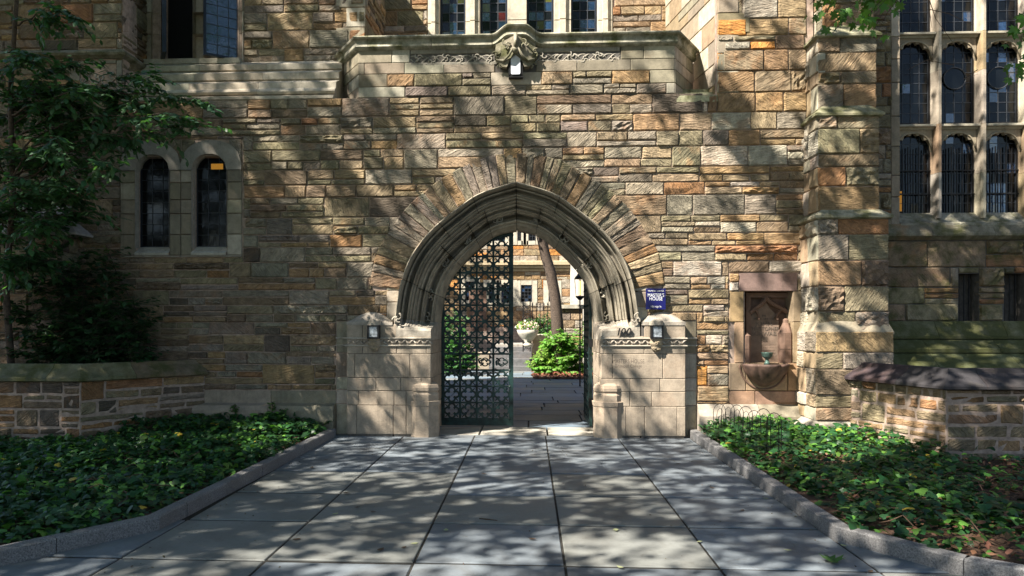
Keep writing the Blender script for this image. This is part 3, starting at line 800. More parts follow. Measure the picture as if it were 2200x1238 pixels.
# twin arched windows
YJ = 10.80
wins = [(PX(292, YW - .0), PX(365, YW)), (PX(413, YW), PX(488, YW))]
zs_, za_, zt_ = PZ(390, 366, YW), PZ(390, 332, YW), PZ(390, 303, YW); zb_ = PZ(390, 533, YW); zsill = PZ(390, 552, YW)
edges = [PX(259, YW), wins[0][0], wins[0][1], wins[1][0], wins[1][1], PX(520, YW)]; mid = (wins[0][1] + wins[1][0]) / 2
aw = part('arched_window', GH, ((edges[0] + edges[-1]) / 2, YW, zb_), label='pair of small arched leaded windows left of the archway')
YF = YW - .026
for k, (a, b) in enumerate(wins):
    xl, xr = (edges[0], mid) if k == 0 else (mid, edges[5]); m_ = (a + b) / 2
    cv = arch_curve(a, b, zs_, za_); oc = arch_curve(xl, xr, zs_ + .08, zt_, p=.42)
    for h, (c1, c2) in enumerate(((cv[:11], oc[:11]), (cv[10:], oc[10:]))):
        if h == 0: poly = [(xl, zs_)] + c1 + [(m_, zt_)] + c2[::-1][1:]
        else: poly = c1 + [(xr, zs_)] + c2[::-1][:-1] + [(m_, zt_)]
        v, f = prism([(x, z) for x, z in poly], YF, YJ); 
        v = [(x + (.002 if x < m_ else -.002) * (1 if abs(x - m_) > .01 else 0), y, z) for x, y, z in v]
        obj('head_stone', v, f, 'ashlar', aw, (.30, .27, .23) if h else (.27, .25, .215), rv())
    # chamfer ring
    v, f = [], []
    ring = [(a, zb_)] + cv + [(b, zb_)]; cm = (m_, (zb_ + zs_) / 2)
    for (x, z) in ring:
        for sc, y in ((1.0, YF - .004), (.86, YF + .09)): v.append((m_ + (x - m_) * (sc if sc == 1 else .94), y, z if z <= zb_ + .01 else z - (0 if sc == 1 else .02)))
    f = [(2 * i, 2 * i + 2, 2 * i + 3, 2 * i + 1) for i in range(len(ring) - 1)]
    obj('chamfer', v, f, 'ashlar', aw, (.29, .26, .22), rv())
    hd = lambda x, a=a, b=b, m_=m_: zs_ + (za_ - .05 - zs_) * (1 - abs((x - m_) / ((b - a) / 2)) ** 1.8) if abs(x - m_) < (b - a) / 2 else zs_
    sub = aw
    leaded(sub, a + .015, b - .015, zb_ + .04, za_ - .02, YJ - .05, 3, 8, dict(dark_glass=1), head=None, frame='blue_iron', tilt=.006)
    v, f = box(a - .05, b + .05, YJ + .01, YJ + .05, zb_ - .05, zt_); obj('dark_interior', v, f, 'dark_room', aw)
    pr = [(a, zb_ + .03), (b, zb_ + .03)]
    v = [(a + .0, YF - .02, zsill + .055), (b, YF - .02, zsill + .055), (b, YJ, zb_ + .075), (a, YJ, zb_ + .075), (a, YF - .02, zsill + .02), (b, YF - .02, zsill + .02)]
    obj('sill', v, [(0, 1, 2, 3), (4, 5, 1, 0)], 'ashlar', aw, (.42, .39, .33), rv())
v, f = box(wins[1][0] + .22, wins[1][1] - .12, YJ - .062, YJ - .058, PZ(460, 366, YJ), PZ(460, 354, YJ)); obj('lit_pane', v, f, 'amber_pane', aw)
for a, b in ((edges[0], edges[0] + .2), (mid - .2, mid), (mid, mid + .2), (edges[5] - .2, edges[5])):
    q = stone_geo(FW, a, b, zs_ + .04, W1[3], depth=.1, prot=.002); obj('corner_stone', q[0], q[1], 'rubble', aw, pick(WMAIN), rv())
# jamb blocks
zz = zb_ - .0; zl = [zsill + .02]
while zl[-1] < zs_ - .05: zl.append(min(zs_, zl[-1] + random.uniform(.2, .34)))
zl[-1] = zs_
for a, b in ((edges[0], wins[0][0]), (wins[0][1], wins[1][0]), (wins[1][1], edges[5])):
    for z0, z1 in zip(zl, zl[1:]):
        xs_ = [(a, b)] if b - a < .25 else [(a, (a + b) / 2), ((a + b) / 2, b)]
        for p_, q_ in xs_:
            r = stone_geo(FW, p_, q_, z0, z1, smooth=True, depth=.27, gap=.004, prot=.014); obj('jamb_stone', r[0], r[1], 'ashlar', aw, pick(dict(pale=1, grey=3)), rv())
for a, b in ((edges[0], mid), (mid, edges[5])):
    r = stone_geo(FW, a, b, W1[2], zsill + .02, smooth=True, depth=.27, gap=.004, prot=.03); obj('sill_stone', r[0], r[1], 'ashlar', aw, (.36, .33, .28), rv())

# ---- left bay: string course and carved panel, dark return wall
zst = PZ(200, 118, YW)
for sp in split_path([(-9.2, YW), (xB, YW), (xB, 11.3)], 1.3):
    v, f = sweep(sp, [(-.05, zst + .07), (.03, zst + .065), (.08, zst + .03), (.10, zst + .0), (.085, zst - .03), (.02, zst - .06), (-.05, zst - .06)]); obj('string_course', v, f, 'greened_cap', GH, (.24, .22, .17), rv())
x0, x1, z0, z1 = PX(172, YW), PX(250, YW), PZ(215, 206, YW), PZ(215, 130, YW)
for r in ((x0 - .16, x0, z0, z1), (x1, xB, z0, z1), (x0, x1, z0, z0 + .1), (x0, x1, z1 - .05, z1)):
    q = stone_geo(FW, *r, smooth=True, depth=.2, gap=.004, prot=.01); obj('panel_frame', q[0], q[1], 'ashlar', GH, (.27, .25, .21), rv())
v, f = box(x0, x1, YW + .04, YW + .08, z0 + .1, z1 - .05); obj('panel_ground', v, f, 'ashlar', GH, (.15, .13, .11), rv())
tb = []
for i, (u, w_, r) in enumerate(((.12, .25, .09), (.18, .65, .07), (.75, .2, .10), (.85, .55, .06), (.5, .45, .08))):
    tb.append(swirl(x0 + (x1 - x0) * u, z0 + .1 + (z1 - z0 - .15) * w_, YW + .015, 1, r * .8, (-1) ** i, i))
v, f = joinm(*tb); obj('carved_foliage', v, f, 'ashlar', GH, (.33, .31, .27), rv(), smooth=True)
# upper window wall (set back), recess and bright return
YU = 11.3
zsillU = PZ(420, 133, YU); uL, uR = PX(300, YU), PX(785, YU)
wl, wr_, wm0, wm1 = PX(343, YU), PX(513, YU), PX(413, YU), PX(437, YU)
FU = Plane((0, YU))
rr = subtract(courses(xB, uR, zsillU - .02, H0, hs=(.2, .24, .28)), [(PX(300, YU), PX(524, YU), zsillU - .1, 99)])
wall(B, FU, rr, WMAIN, .08)
for r in quoins(uR, zsillU, H0, -1): wall(B, Plane((0, YU - .006)), [r], WASH, smooth=True, mat='ashlar')
v, f = joinm(box(xB, PX(345, YU), YU + .012, YU + .3, zsillU - .5, H0), box(PX(510, YU), uR - .01, YU + .012, YU + .3, zsillU - .5, H0), box(PX(345, YU), PX(510, YU), YU + .012, YU + .3, zsillU - .5, zsillU - .02)); obj('upper_wall_core', v, f, 'mortar', GH)
fr = Plane((xB, YW), math.pi / 2)
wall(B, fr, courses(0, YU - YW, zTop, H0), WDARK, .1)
v, f = box(xB - .3, xB - .012, YW + .02, YU + .3, zTop - .3, H0); obj('bay_core', v, f, 'mortar', GH)
cw_ = part('casement_window', GH, ((wl + wr_) / 2, YU, zsillU), label='upper leaded window with both casements swung open')
z = zsillU
while z < H0:
    h = random.uniform(.28, .45)
    for a, b, dp in ((PX(300, YU), wl - .12, .02), (wl - .12, wl, -.05), (wm0, wm1, -.10), (wr_, wr_ + .05, -.04), (wr_ + .05, PX(524, YU), .015)):
        q = stone_geo(FU, a, b, z, z + h, smooth=True, depth=.22, gap=.004, prot=dp); obj('jamb_stone', q[0], q[1], 'ashlar', cw_, pick(dict(pale=2, grey=3)), rv())
    z += h
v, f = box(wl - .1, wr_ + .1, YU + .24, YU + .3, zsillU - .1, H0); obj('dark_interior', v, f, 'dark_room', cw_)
v, f = prism([(wl - .25, zsillU - .06), (wr_ + .06, zsillU - .06), (wr_ + .06, zsillU + .02), (wl - .25, zsillU + .02)], YU - .10, YU + .25); obj('sill', v, f, 'ashlar', cw_, (.33, .31, .25), rv())
for hx, wd, sg in ((wl + .01, .50, 1), (wr_ - .01, -.50, -1)):
    cs = part('casement', GH, (hx, YU + .06, zsillU + .05)); 
    ca_ = 1.05 if sg > 0 else .62
    tmp = empty('tmp', (0, 0, 0))
    ztop = H0 - .3; zb0 = zsillU + .05; before = set(bpy.data.objects)
    leaded(cs, hx + min(0, wd), hx + max(0, wd), zb0, ztop, YU + .06, 3, 11, dict(blue_glass=1) if sg < 0 else dict(dark_glass=1), tilt=.01, frame='blue_iron', fw=.035)
    cs.rotation_euler = (0, 0, -sg * ca_); bpy.data.objects.remove(tmp)
# stepped weathering below the upper window
z1_, z0_ = PZ(500, 134, YU), zTop
H_ = z1_ - z0_; D_ = YU - YW
pr = [(D_ * .0 - .03, z1_)]
def st(d, zf): return (d, z0_ + H_ * zf)
pr = [(0, z0_ + H_), (.02, z0_ + H_ * .98), (.20, z0_ + H_ * .86), (.20, z0_ + H_ * .76), (.17, z0_ + H_ * .74), (.37, z0_ + H_ * .62), (.37, z0_ + H_ * .50), (.34, z0_ + H_ * .48), (.55, z0_ + H_ * .36), (.56, z0_ + H_ * .25), (.60, z0_ + H_ * .21), (.62, z0_ + H_ * .17), (.60, z0_ + H_ * .13), (.56, z0_ + H_ * .12), (.66, z0_ + H_ * .07), (.715, z0_ + H_ * .05), (.715, z0_), (.66, z0_ - .03), (-.05, z0_ - .03)]
for sp in split_path([(xB + .002, YU), (PX(745, YU) - .02, YU)], 1.2, .004):
    v, f = sweep(sp, pr); obj('weathering_stone', v, f, 'ashlar', GH, pick(dict(pale=2, grey=1)), rv())
# recess behind the parapet
YB = 12.6; FB = Plane((0, YB)); zfl = zTop - .1
fr = Plane((uR, YU), math.atan2(YB - YU, .05)); wall(B, fr, courses(0, YB - YU, zfl, H0), WMAIN, .05)
ob = [PX(p, YB) for p in (944, 1000, 1031, 1090, 1132, 1190, 1227, 1284)]
xb0, xb1 = uR, 2.35
wall(B, FB, subtract(courses(xb0, xb1, zfl + .3, H0, hs=(.22, .26, .3)), [(ob[0] - .2, ob[-1] + .25, 0, 99)]), WWARM, .04)
zwb = PZ(1110, 74, YB)
v, f = joinm(box(xb0 - .2, ob[0] - .02, YB + .012, YB + .3, zfl, H0), box(ob[-1] + .02, xb1 + .2, YB + .012, YB + .3, zfl, H0), box(ob[0] - .02, ob[-1] + .02, YB + .012, YB + .3, zfl, zwb - .3), box(xb0 - .3, xb1 + .3, YU - .4, YB, zfl - .2, zfl)); obj('recess_core', v, f, 'mortar', GH)
bw = part('mullioned_window', GH, (0, YB, zwb), label='four-light leaded window behind the balcony parapet')
zwb -= .35; z = zwb
while z < H0:
    h = random.uniform(.4, .6)
    for a, b, dp in ((ob[0] - .2, ob[0], .02), (ob[1], ob[2], .06), (ob[3], ob[4], .10), (ob[5], ob[6], .06), (ob[7], ob[7] + .25, .02)):
        q = stone_geo(FB, a, b, z, z + h, smooth=True, depth=.3, gap=.003, prot=dp); obj('mullion_stone', q[0], q[1], 'ashlar', bw, (.52, .47, .37), rv())
        if b - a < .32:
            q = stone_geo(FB, a + (b - a) * .3, b - (b - a) * .3, z, z + h, smooth=True, depth=.1, gap=.003, prot=dp + .05); obj('mullion_stone', q[0], q[1], 'ashlar', bw, (.50, .45, .36), rv())
    z += h
for a, b in ((ob[0], ob[1]), (ob[2], ob[3]), (ob[4], ob[5]), (ob[6], ob[7])):
    leaded(bw, a + .03, b - .03, zwb + .02, H0 - .1, YB + .16, 3, 9, dict(blue_glass=6, dark_glass=5, red_glass=.35, green_glass=.5), tilt=.05, frame='blue_iron', fw=.035, bar=.006)
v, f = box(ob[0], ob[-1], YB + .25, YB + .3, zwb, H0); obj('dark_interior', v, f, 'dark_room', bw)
# bright splayed return at the right of the recess
p0, p1 = (2.30, YB), (xBR, YW); L_ = math.dist(p0, p1)
fr = Plane(p0, math.atan2(p1[1] - p0[1], p1[0] - p0[0]))
wall(B, fr, courses(0, L_, zfl, H0, hs=(.24, .3, .34), wr=(.4, .8), split=.12), dict(pale=3, tan=1, grey=1), 0, smooth=True, mat='ashlar')
v, f = prism([(2.5, zfl - .2), (xBR + 1.2, zfl - .2), (xBR + 1.2, H0), (2.5, H0)], YW + .5, YB + .2); v = [(x if x > 3 else (2.44 if y > 12 else xBR + .06), y, z) for x, y, z in v]; obj('return_core', v, f, 'mortar', GH)
for r in quoins(xBR, zTop, H0, 1): wall(B, Plane((0, YW - .008)), [r], dict(grey=2, pale=1, olive=1), smooth=True, mat='ashlar')
# little green weathering between parapet end and bright return
for k, (o1, hh) in enumerate(((0, .0), (.16, .09), (.30, .18))):
    v, f = box(xPR + .02, xBR - .002 - k * .01, YW + o1 - .02, YW + o1 + .4, zR - .05 + hh - .04, zR + hh); v = [(x, y, z + (.05 if y > YW + o1 + .2 and z > zR + hh - .01 else 0)) for x, y, z in v]
    obj('weathering_stone', v, f, 'greened_cap', GH, (.38, .37, .24), rv())

# ---- balcony parapet
BP = part('balcony_parapet', GH, ((xPL + xPR) / 2, YW, zTop), label='ashlar balcony parapet with carved frieze and moulded coping')
zc0, zc1 = PZ(1110, 101, YW), PZ(1110, 76, YW)
bk = (PX(730, YU), YU); bkr = (PX(1489, YU), YU)
bb = Bag(BP, 'ashlar_block', 'ashlar', 200)
pz = lambda y: PZ(1110, y, YW)
zrow = [zTop, pz(183), pz(155), pz(131), zc0]
seq = [[(770, 870, 's'), (870, 962, 'r'), (962, 1056, 'r'), (1056, 1130, 'r'), (1130, 1225, 'R'), (1225, 1297, 'r'), (1297, 1367, 'R'), (1367, 1432, 'r'), (1432, 1450, 's')],
       [(770, 832, 's'), (832, 890, 'o'), (890, 993, 'r'), (993, 1055, 'R'), (1055, 1163, 's'), (1163, 1231, 'o'), (1231, 1315, 'R'), (1315, 1396, 'o'), (1396, 1450, 's')],
       [(770, 783, 's'), (783, 869, 's'), (869, 954, 's'), (954, 1063, 's'), (1152, 1240, 's'), (1240, 1355, 's'), (1355, 1450, 's')],
       [(770, 842, 's'), (842, 880, 's'), (1334, 1383, 's'), (1383, 1450, 's')]]
for row, (z0, z1) in zip(seq, zip(zrow, zrow[1:])):
    for a, b, k in row:
        a, b = PX(a, YW), PX(b, YW)
        rs = [(a, b, z0, z1)]
        if k == 'R': zm = z0 + (z1 - z0) * random.uniform(.4, .6); xm = a + (b - a) * random.uniform(.3, .7); rs = [(a, b, z0, zm), (a, xm, zm, z1), (xm, b, zm, z1)]
        for r in rs:
            if k == 's': bb.add(stone_geo(FW, *r, smooth=True, depth=.2, gap=.005), pick(dict(grey=3, pale=1)), 1)
            else: bb.add(stone_geo(FW, *r, rock=random.random() < .15, depth=.2), pick(dict(ochre=2, tan=1) if k == 'o' else dict(grey=3, olive=3, ochre=.6, plum=1)), 1, 'rubble')
for o_, e_ in ((bk, (xPL, YW)), ((xPR, YW), bkr)):
    L_ = math.dist(o_, e_); fr = Plane(o_, math.atan2(e_[1] - o_[1], e_[0] - o_[0]))
    for z0, z1 in zip(zrow, zrow[1:]):
        m_ = L_ * random.uniform(.35, .65)
        for r in ((0, m_, z0, z1), (m_, L_, z0, z1)): bb.add(stone_geo(fr, *r, smooth=True, depth=.12, gap=.004), pick(dict(pale=1, grey=2)), 1)
bb.flush()
v, f = sweep([bk, (xPL, YW), (xPR, YW), bkr], [(-.3, zTop - .05), (-.012, zTop - .05), (-.012, zc0), (-.3, zc0)]); obj('parapet_core', v, f, 'dark_mortar', BP)
# coping with the raised pointed middle
def cope(path, hf):
    prof = [(-.30, -.02), (-.30, .13), (-.10, .175), (.04, .172), (.085, .165), (.10, .145), (.09, .125), (.055, .115), (.045, .10), (.05, .035), (.06, .02), (.045, -.0), (.01, -.02)]
    v, f = sweep(path, [(o_, zc0 + z) for o_, z in prof]); m_ = len(prof)
    v = [(x, y - hf(x)[1] * (1 if prof[i % m_][0] > 0 else .2), z + hf(x)[0]) for i, (x, y, z) in enumerate(v)]
    return v, f
xm_ = PX(1110, YW)
def hump(x):
    d = abs(x - xm_)
    h = .105 if d < .10 else (.105 * (.5 + .5 * math.cos(math.pi * min(1, (d - .10) / .26))))
    return (h, h * .9)
full = [bk, (xPL, YW)] + [(x, YW) for x in np.linspace(xPL + .3, xPR - .3, 90)] + [(xPR, YW), bkr]
cutx = [PX(p, YW) for p in (792, 928, 1058, 1151, 1293, 1418)]
pieces = []; cur = [full[0], full[1]]
for p in full[2:]:
    if cutx and p[0] > cutx[0]:
        c = cutx.pop(0); cur.append((c - .003, YW)); pieces.append(cur); cur = [(c + .003, YW)]
    cur.append(p)
pieces.append(cur)
for pc in pieces:
    pc = [pc[0]] + [q for a, q in zip(pc, pc[1:]) if math.dist(a, q) > .004]
    v, f = cope(pc, hump); obj('coping_stone', v, f, 'greened_cap' , BP, (.36, .34, .27), rv())
# carved frieze: scrolling stems in a sunk band
for a, b, sg in ((882, 1068, 1), (1150, 1332, -1)):
    x0, x1, z0, z1 = PX(a, YW), PX(b, YW), pz(138), pz(113)
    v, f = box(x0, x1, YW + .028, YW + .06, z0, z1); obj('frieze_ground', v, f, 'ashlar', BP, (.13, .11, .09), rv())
    for zz0, zz1 in ((z1, zc0), (pz(131) - .001, z0)):
        if abs(zz1 - zz0) > .012:
            q = stone_geo(FW, x0, x1, min(zz0, zz1), max(zz0, zz1), smooth=True, depth=.1, gap=.001, prot=.001); obj('frieze_band', q[0], q[1], 'ashlar', BP, (.27, .245, .20), rv())
    tb = []; L_ = x1 - x0; zc_ = (z0 + z1) / 2; A_ = (z1 - z0) * .36
    for ph, am in ((0, 1), (1.9, .9), (3.8, .8)):
        pts = [(x0 + L_ * i / 60, YW + .014 + .006 * math.sin(i), zc_ + A_ * am * math.sin(2 * math.pi * 3.2 * i / 60 + ph + sg)) for i in range(61)]
        tb.append(tube(pts, [.010 + .005 * math.sin(i * .7 + ph) for i in range(61)], 5))
    for i in range(6): tb.append(swirl(x0 + L_ * (i + .5) / 6, zc_ + A_ * .5 * (-1) ** i, YW + .012, 1, .045, sg * (-1) ** i, i * 1.1))
    v, f = joinm(*tb); obj('carved_scroll', v, f, 'ashlar', BP, (.31, .285, .24), rv(), smooth=True)
# carved canopy over the hanging lantern
cxl = PX(1108, YW); pts = []
v, f = prism([(cxl - .28, pz(95)), (cxl, pz(85)), (cxl + .28, pz(95)), (cxl + .30, pz(128)), (cxl + .19, pz(148)), (cxl + .125, pz(150)), (cxl + .08, pz(134)), (cxl, pz(124)), (cxl - .08, pz(134)), (cxl - .125, pz(150)), (cxl - .19, pz(148)), (cxl - .30, pz(128))], YW - .16, YW + .02)
v = [(x, y + (.10 * min(1, abs(x - cxl) / .28) if y < YW - .1 else 0), z) for x, y, z in v]
obj('lantern_canopy', v, f, 'greened_cap', BP, (.25, .22, .17), rv())
tb = [tube([(cxl, YW - .19, pz(82)), (cxl, YW - .20, pz(100)), (cxl, YW - .20, pz(112))], [.028, .028, .03], 4), lathe(cxl, YW - .16, [(.0, pz(124)), (.035, pz(122)), (.055, pz(118)), (.055, pz(113)), (.03, pz(110)), (0, pz(109))], 12)]
for sg in (-1, 1):
    tb.append(swirl(cxl + sg * .27, pz(120), YW - .08, 1, .05, sg, 1)); tb.append(swirl(cxl + sg * .13, pz(104), YW - .15, 1, .05, -sg, 2)); tb.append(swirl(cxl + sg * .23, pz(143), YW - .05, 1, .04, sg, 0))
    tb.append(tube([(cxl + sg * .03, YW - .19, pz(112)), (cxl + sg * .09, YW - .17, pz(128)), (cxl + sg * .17, YW - .12, pz(137)), (cxl + sg * .27, YW - .08, pz(132))], [.015, .02, .02, .012], 6))
v, f = joinm(*tb); obj('carved_ornament', v, f, 'greened_cap', BP, (.30, .27, .21), rv(), smooth=True)
B.flush()
LN = empty('hanging_lantern', (cxl, YW - .12, pz(168)), 'small dark lantern with white glass under the carved canopy of the balcony', 'lantern')
v, f = joinm(box(cxl - .10, cxl - .072, YW - .10, YW + .0, pz(168), pz(126)), box(cxl + .072, cxl + .10, YW - .10, YW + .0, pz(168), pz(126)), box(cxl - .10, cxl + .10, YW - .10, YW + .0, pz(171), pz(166)), box(cxl - .1, cxl + .1, YW - .012, YW, pz(168), pz(126)))
obj('lantern_frame', v, f, 'black_iron', LN)
poly = [(cxl - .066, pz(163)), (cxl - .056, pz(165.5)), (cxl + .056, pz(165.5)), (cxl + .066, pz(163)), (cxl + .066, pz(130)), (cxl, pz(121)), (cxl - .066, pz(130))]
v, f = prism(poly, YW - .115, YW - .02); obj('lantern_glass', v, f, 'frosted', LN)

# ================================================================== HALL WING (right), tall traceried window
YN = 10.75; YNG = 10.99
HW = empty('hall_wing', (6.5, YN, 0), 'stone wing at the right with tall leaded windows and mossy plinth', 'building')
NB = Bag(HW); FN = Plane((0, YN)); xn0 = PX(1880, YN); xwn = PX(1934, YN); per = .615
zN = lambda y, Y=YN: PZ(2050, y, Y)
zsl = zN(458, YNG); zst2 = zN(486)
slits = [(PX(2060, YN), PX(2104, YN), zN(702), zN(588)), (PX(2158, YN), PX(2205, YN), zN(702), zN(588))]
rr = courses(xn0 - .2, xwn - .12, zst2, H0, hs=(.2, .24, .28), wr=(.2, .4), split=.2)
wall(NB, FN, rr, dict(olive=3, grey=3, brown=1, rust=.4), .12)
xe = xwn + 4 * per - .02
wall(NB, FN, courses(xe, 13.0, zst2, H0, hs=(.2, .24, .28), split=.3), dict(olive=3, grey=3, brown=1, rust=.4), .12)
z = zst2
while z < H0:
    h = random.uniform(.3, .5); wall(NB, Plane((0, YN - .004)), [(xwn - .13, xwn, z, z + h)], dict(grey=2, pale=1), smooth=True, mat='ashlar', depth=.30); z += h
wall(NB, FN, subtract(courses(xn0 - .2, 13.0, zN(690), zN(517), hs=(.24, .28, .34), wr=(.5, .95), split=.25), slits), dict(olive=4, grey=2, brown=2, rust=.5, dark=1), .15, mat='damp_stone')
NB.flush()
v, f = joinm(box(xe + .02, 13.0, YN + .012, YN + .5, zst2 - .1, H0), box(xn0 - .3, xwn - .02, YN + .012, YN + .5, -.1, H0), box(xwn - .02, 13.0, YN + .27, YN + .5, -.1, zsl - .1), box(xwn - .02, slits[0][0], YN + .012, YN + .4, -.1, zst2), box(slits[0][1], slits[1][0], YN + .012, YN + .4, -.1, zst2),
             box(slits[1][1], 13.0, YN + .012, YN + .4, -.1, zst2), box(slits[0][0], slits[0][1], YN + .012, YN + .4, slits[0][3], zst2), box(slits[1][0], slits[1][1], YN + .012, YN + .4, slits[1][3], zst2),
             box(slits[0][0], slits[1][1], YN + .012, YN + .4, -.1, slits[0][2]))
obj('wing_core', v, f, 'dark_mortar', HW)
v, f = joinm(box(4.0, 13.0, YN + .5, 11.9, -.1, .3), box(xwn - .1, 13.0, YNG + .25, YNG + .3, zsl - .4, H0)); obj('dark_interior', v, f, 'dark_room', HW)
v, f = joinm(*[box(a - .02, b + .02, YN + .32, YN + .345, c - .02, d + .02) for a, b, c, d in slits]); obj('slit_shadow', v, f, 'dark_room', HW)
# grilles in the two low openings
for a, b, c, d in slits:
    v, f = joinm(*[box(a + (b - a) * t - .006, a + (b - a) * t + .006, YN + .12, YN + .135, c, d) for t in (.25, .5, .75)]); obj('grille', v, f, 'black_iron', HW)
# mossy steps of the plinth, string under the sill
def courseN(prof, mat, col, L=.9):
    for sp in split_path([(xn0 - .2, YN), (13.0, YN)], L, .006): 
        v, f = sweep(sp, prof); obj('plinth_stone', v, f, mat, HW, col, rv())
za, zb, zc_, zd, ze = zN(690), zN(722, 10.6), zN(728, 10.6), zN(750, 10.45), zN(790, 10.2)
courseN([(-.05, za), (.0, za), (.14, zb), (.14, zb - .04), (-.05, zb - .05)], 'mossy', (.17, .16, .10))
courseN([(-.05, zb - .055), (.12, zb - .05), (.30, zd), (.30, zd - .05), (-.05, zd - .06)], 'mossy', (.16, .16, .09))
courseN([(-.05, zd - .07), (.28, zd - .06), (.55, ze), (.55, ze - .05), (.5, ze - .08), (.5, -.1), (-.05, -.1)], 'mossy', (.16, .17, .09))
zt1, zt2 = zN(514), zN(490)
courseN([(-.05, zt1 - .01), (.03, zt1 - .01), (.09, zt1 + .04), (.09, zt1 + .07), (.02, zt2 + .06), (-.05, zt2 + .06)], 'damp_stone', (.20, .18, .13))
# tiers of the window
TW = part('tall_window', HW, (xwn + 1.2, YN, zsl), label='tall leaded window of stone mullions in three tiers')
tr = [zN(268, 10.85), zN(70, 10.85), zN(70, 10.85) + 1.33]
lit = [(xwn + per * k, xwn + per * k + .525) for k in range(4)]
z = zsl - .1
lev = sorted([zsl - .1] + [zsl + .55] + tr + [t - .55 for t in tr[1:]] + [H0]); 
for k in range(1, 5):
    m_ = xwn + per * k - .045
    for z0, z1 in zip(lev, lev[1:]):
        poly = [(m_ - .045, YNG), (m_ - .045, YNG - .05), (m_ - .034, YNG - .065), (m_ - .030, YN + .07), (m_ - .018, YN + .03), (m_ + .018, YN + .03), (m_ + .030, YN + .07), (m_ + .034, YNG - .065), (m_ + .045, YNG - .05), (m_ + .045, YNG)]
        n_ = len(poly); v = [(x, y, z0 + .002) for x, y in poly] + [(x, y, z1 - .002) for x, y in poly]
        f = [tuple(range(n_)), tuple(range(2 * n_ - 1, n_ - 1, -1))] + [(i, (i + 1) % n_, (i + 1) % n_ + n_, i + n_) for i in range(n_)]
        obj('mullion_stone', v, f, 'ashlar', TW, pick(dict(pale=3, tan=1)), rv())
v, f = sweep([(xwn - .0, YNG), (13.0, YNG)], [(0, zsl), (.03, zsl), (.20, zsl - .15), (.27, zsl - .18), (.27, zsl - .23), (.22, zst2 - .0), (0, zst2)]); obj('sill', v, f, 'damp_stone', TW, (.30, .28, .22), rv())
def cusp(x0, x1, zs, za, n_=24):
    r = []
    for i in range(n_ + 1):
        u = i / n_; x = x0 + (x1 - x0) * u; e = abs(2 * u - 1)
        base = zs + (za - zs) * max(0, 1 - e ** 1.9) ** .6
        k = 5; ph = (u * k) % 1.0
        base -= .055 * (1 - abs(math.sin(math.pi * ph))) ** 1.5 * (1 if .1 < u < .9 else .2)
        r.append((x, base))
    return r
for k in range(4):
    a, b = lit[k]
    for ti, zt in enumerate(tr):
        # transom with sloping top
        v, f = prism([(0, 0)] * 3, 0, 1)
        v, f = sweep([(a - .01, YNG), (b + .01, YNG)], [(-.02, zt + .05), (.02, zt + .045), (.15, zt + .01), (.17, zt - .0), (.17, zt - .025), (.13, zt - .035), (.11, zt - .06), (-.02, zt - .06)])
        obj('transom', v, f, 'ashlar', TW, (.34, .31, .24), rv())
        cv = cusp(a, b, zt - .36, zt - .10)
        poly = [(a, zt - .055)] + [(a, cv[0][1])] + cv[1:-1] + [(b, cv[-1][1]), (b, zt - .055)]
        v, f = prism(poly, YNG - .09, YNG - .03); obj('cusped_head', v, f, 'ashlar', TW, (.30, .25, .18), rv())
        cv2 = [(x, z + .055) for x, z in arch_curve(a + .01, b - .01, zt - .35, zt - .115)]
        rb = tube([(x, YNG - .095, z - .045) for x, z in cv2], .013, 6); obj('arch_rib', rb[0], rb[1], 'ashlar', TW, (.33, .28, .2), rv(), smooth=True)
    tiers = [(zsl, tr[0] - .1, 0), (tr[0] + .06, tr[1] - .1, 1), (tr[1] + .06, tr[2] - .1, 2)]
    for z0, z1, ti in tiers:
        if z0 > 6.6: continue
        mt = dict(dark_glass=5, blue_glass=(0.1, .35, 1.6, 1.6)[k])
        leaded(TW, a + .02, b - .02, z0, z1, YNG, 4, 8, mt, tilt=.015, frame='black_iron', fw=.02)
        if ti == 1 and k in (1, 2):
            cx, cz = (a + b) / 2, (z0 + z1) / 2 + .06
            pts = [(cx + .155 * math.cos(t), YNG - .02, cz + .155 * math.sin(t)) for t in np.linspace(0, 2 * math.pi, 29)]
            r = tube(pts, .009, 5); obj('roundel_ring', r[0], r[1], 'lead', TW)
            v = [(cx, YNG - .012, cz)] + [(cx + .15 * math.cos(t), YNG - .012, cz + .15 * math.sin(t)) for t in np.linspace(0, 2 * math.pi, 25)[:-1]]
            obj('roundel', v, [(0, i + 1, (i + 1) % 24 + 1) for i in range(24)], 'dark_glass', TW)
    # iron guard in the lowest tier
    g_ = [box(a + .05 + i * .075, a + .062 + i * .075, YNG - .045, YNG - .03, zsl, zsl + .95 - .03 * (i % 2)) for i in range(6)]
    g_ += [box(a, b, YNG - .05, YNG - .032, zsl + q, zsl + q + .014) for q in (.26, .60)]
    v, f = joinm(*g_); obj('guard_bars', v, f, 'black_iron', TW)
a, b = lit[0]
v, f = box(a + .02, a + .15, YNG - .006, YNG - .002, zsl + .03, zsl + .32); obj('lit_pane', v, f, 'amber_pane', TW)

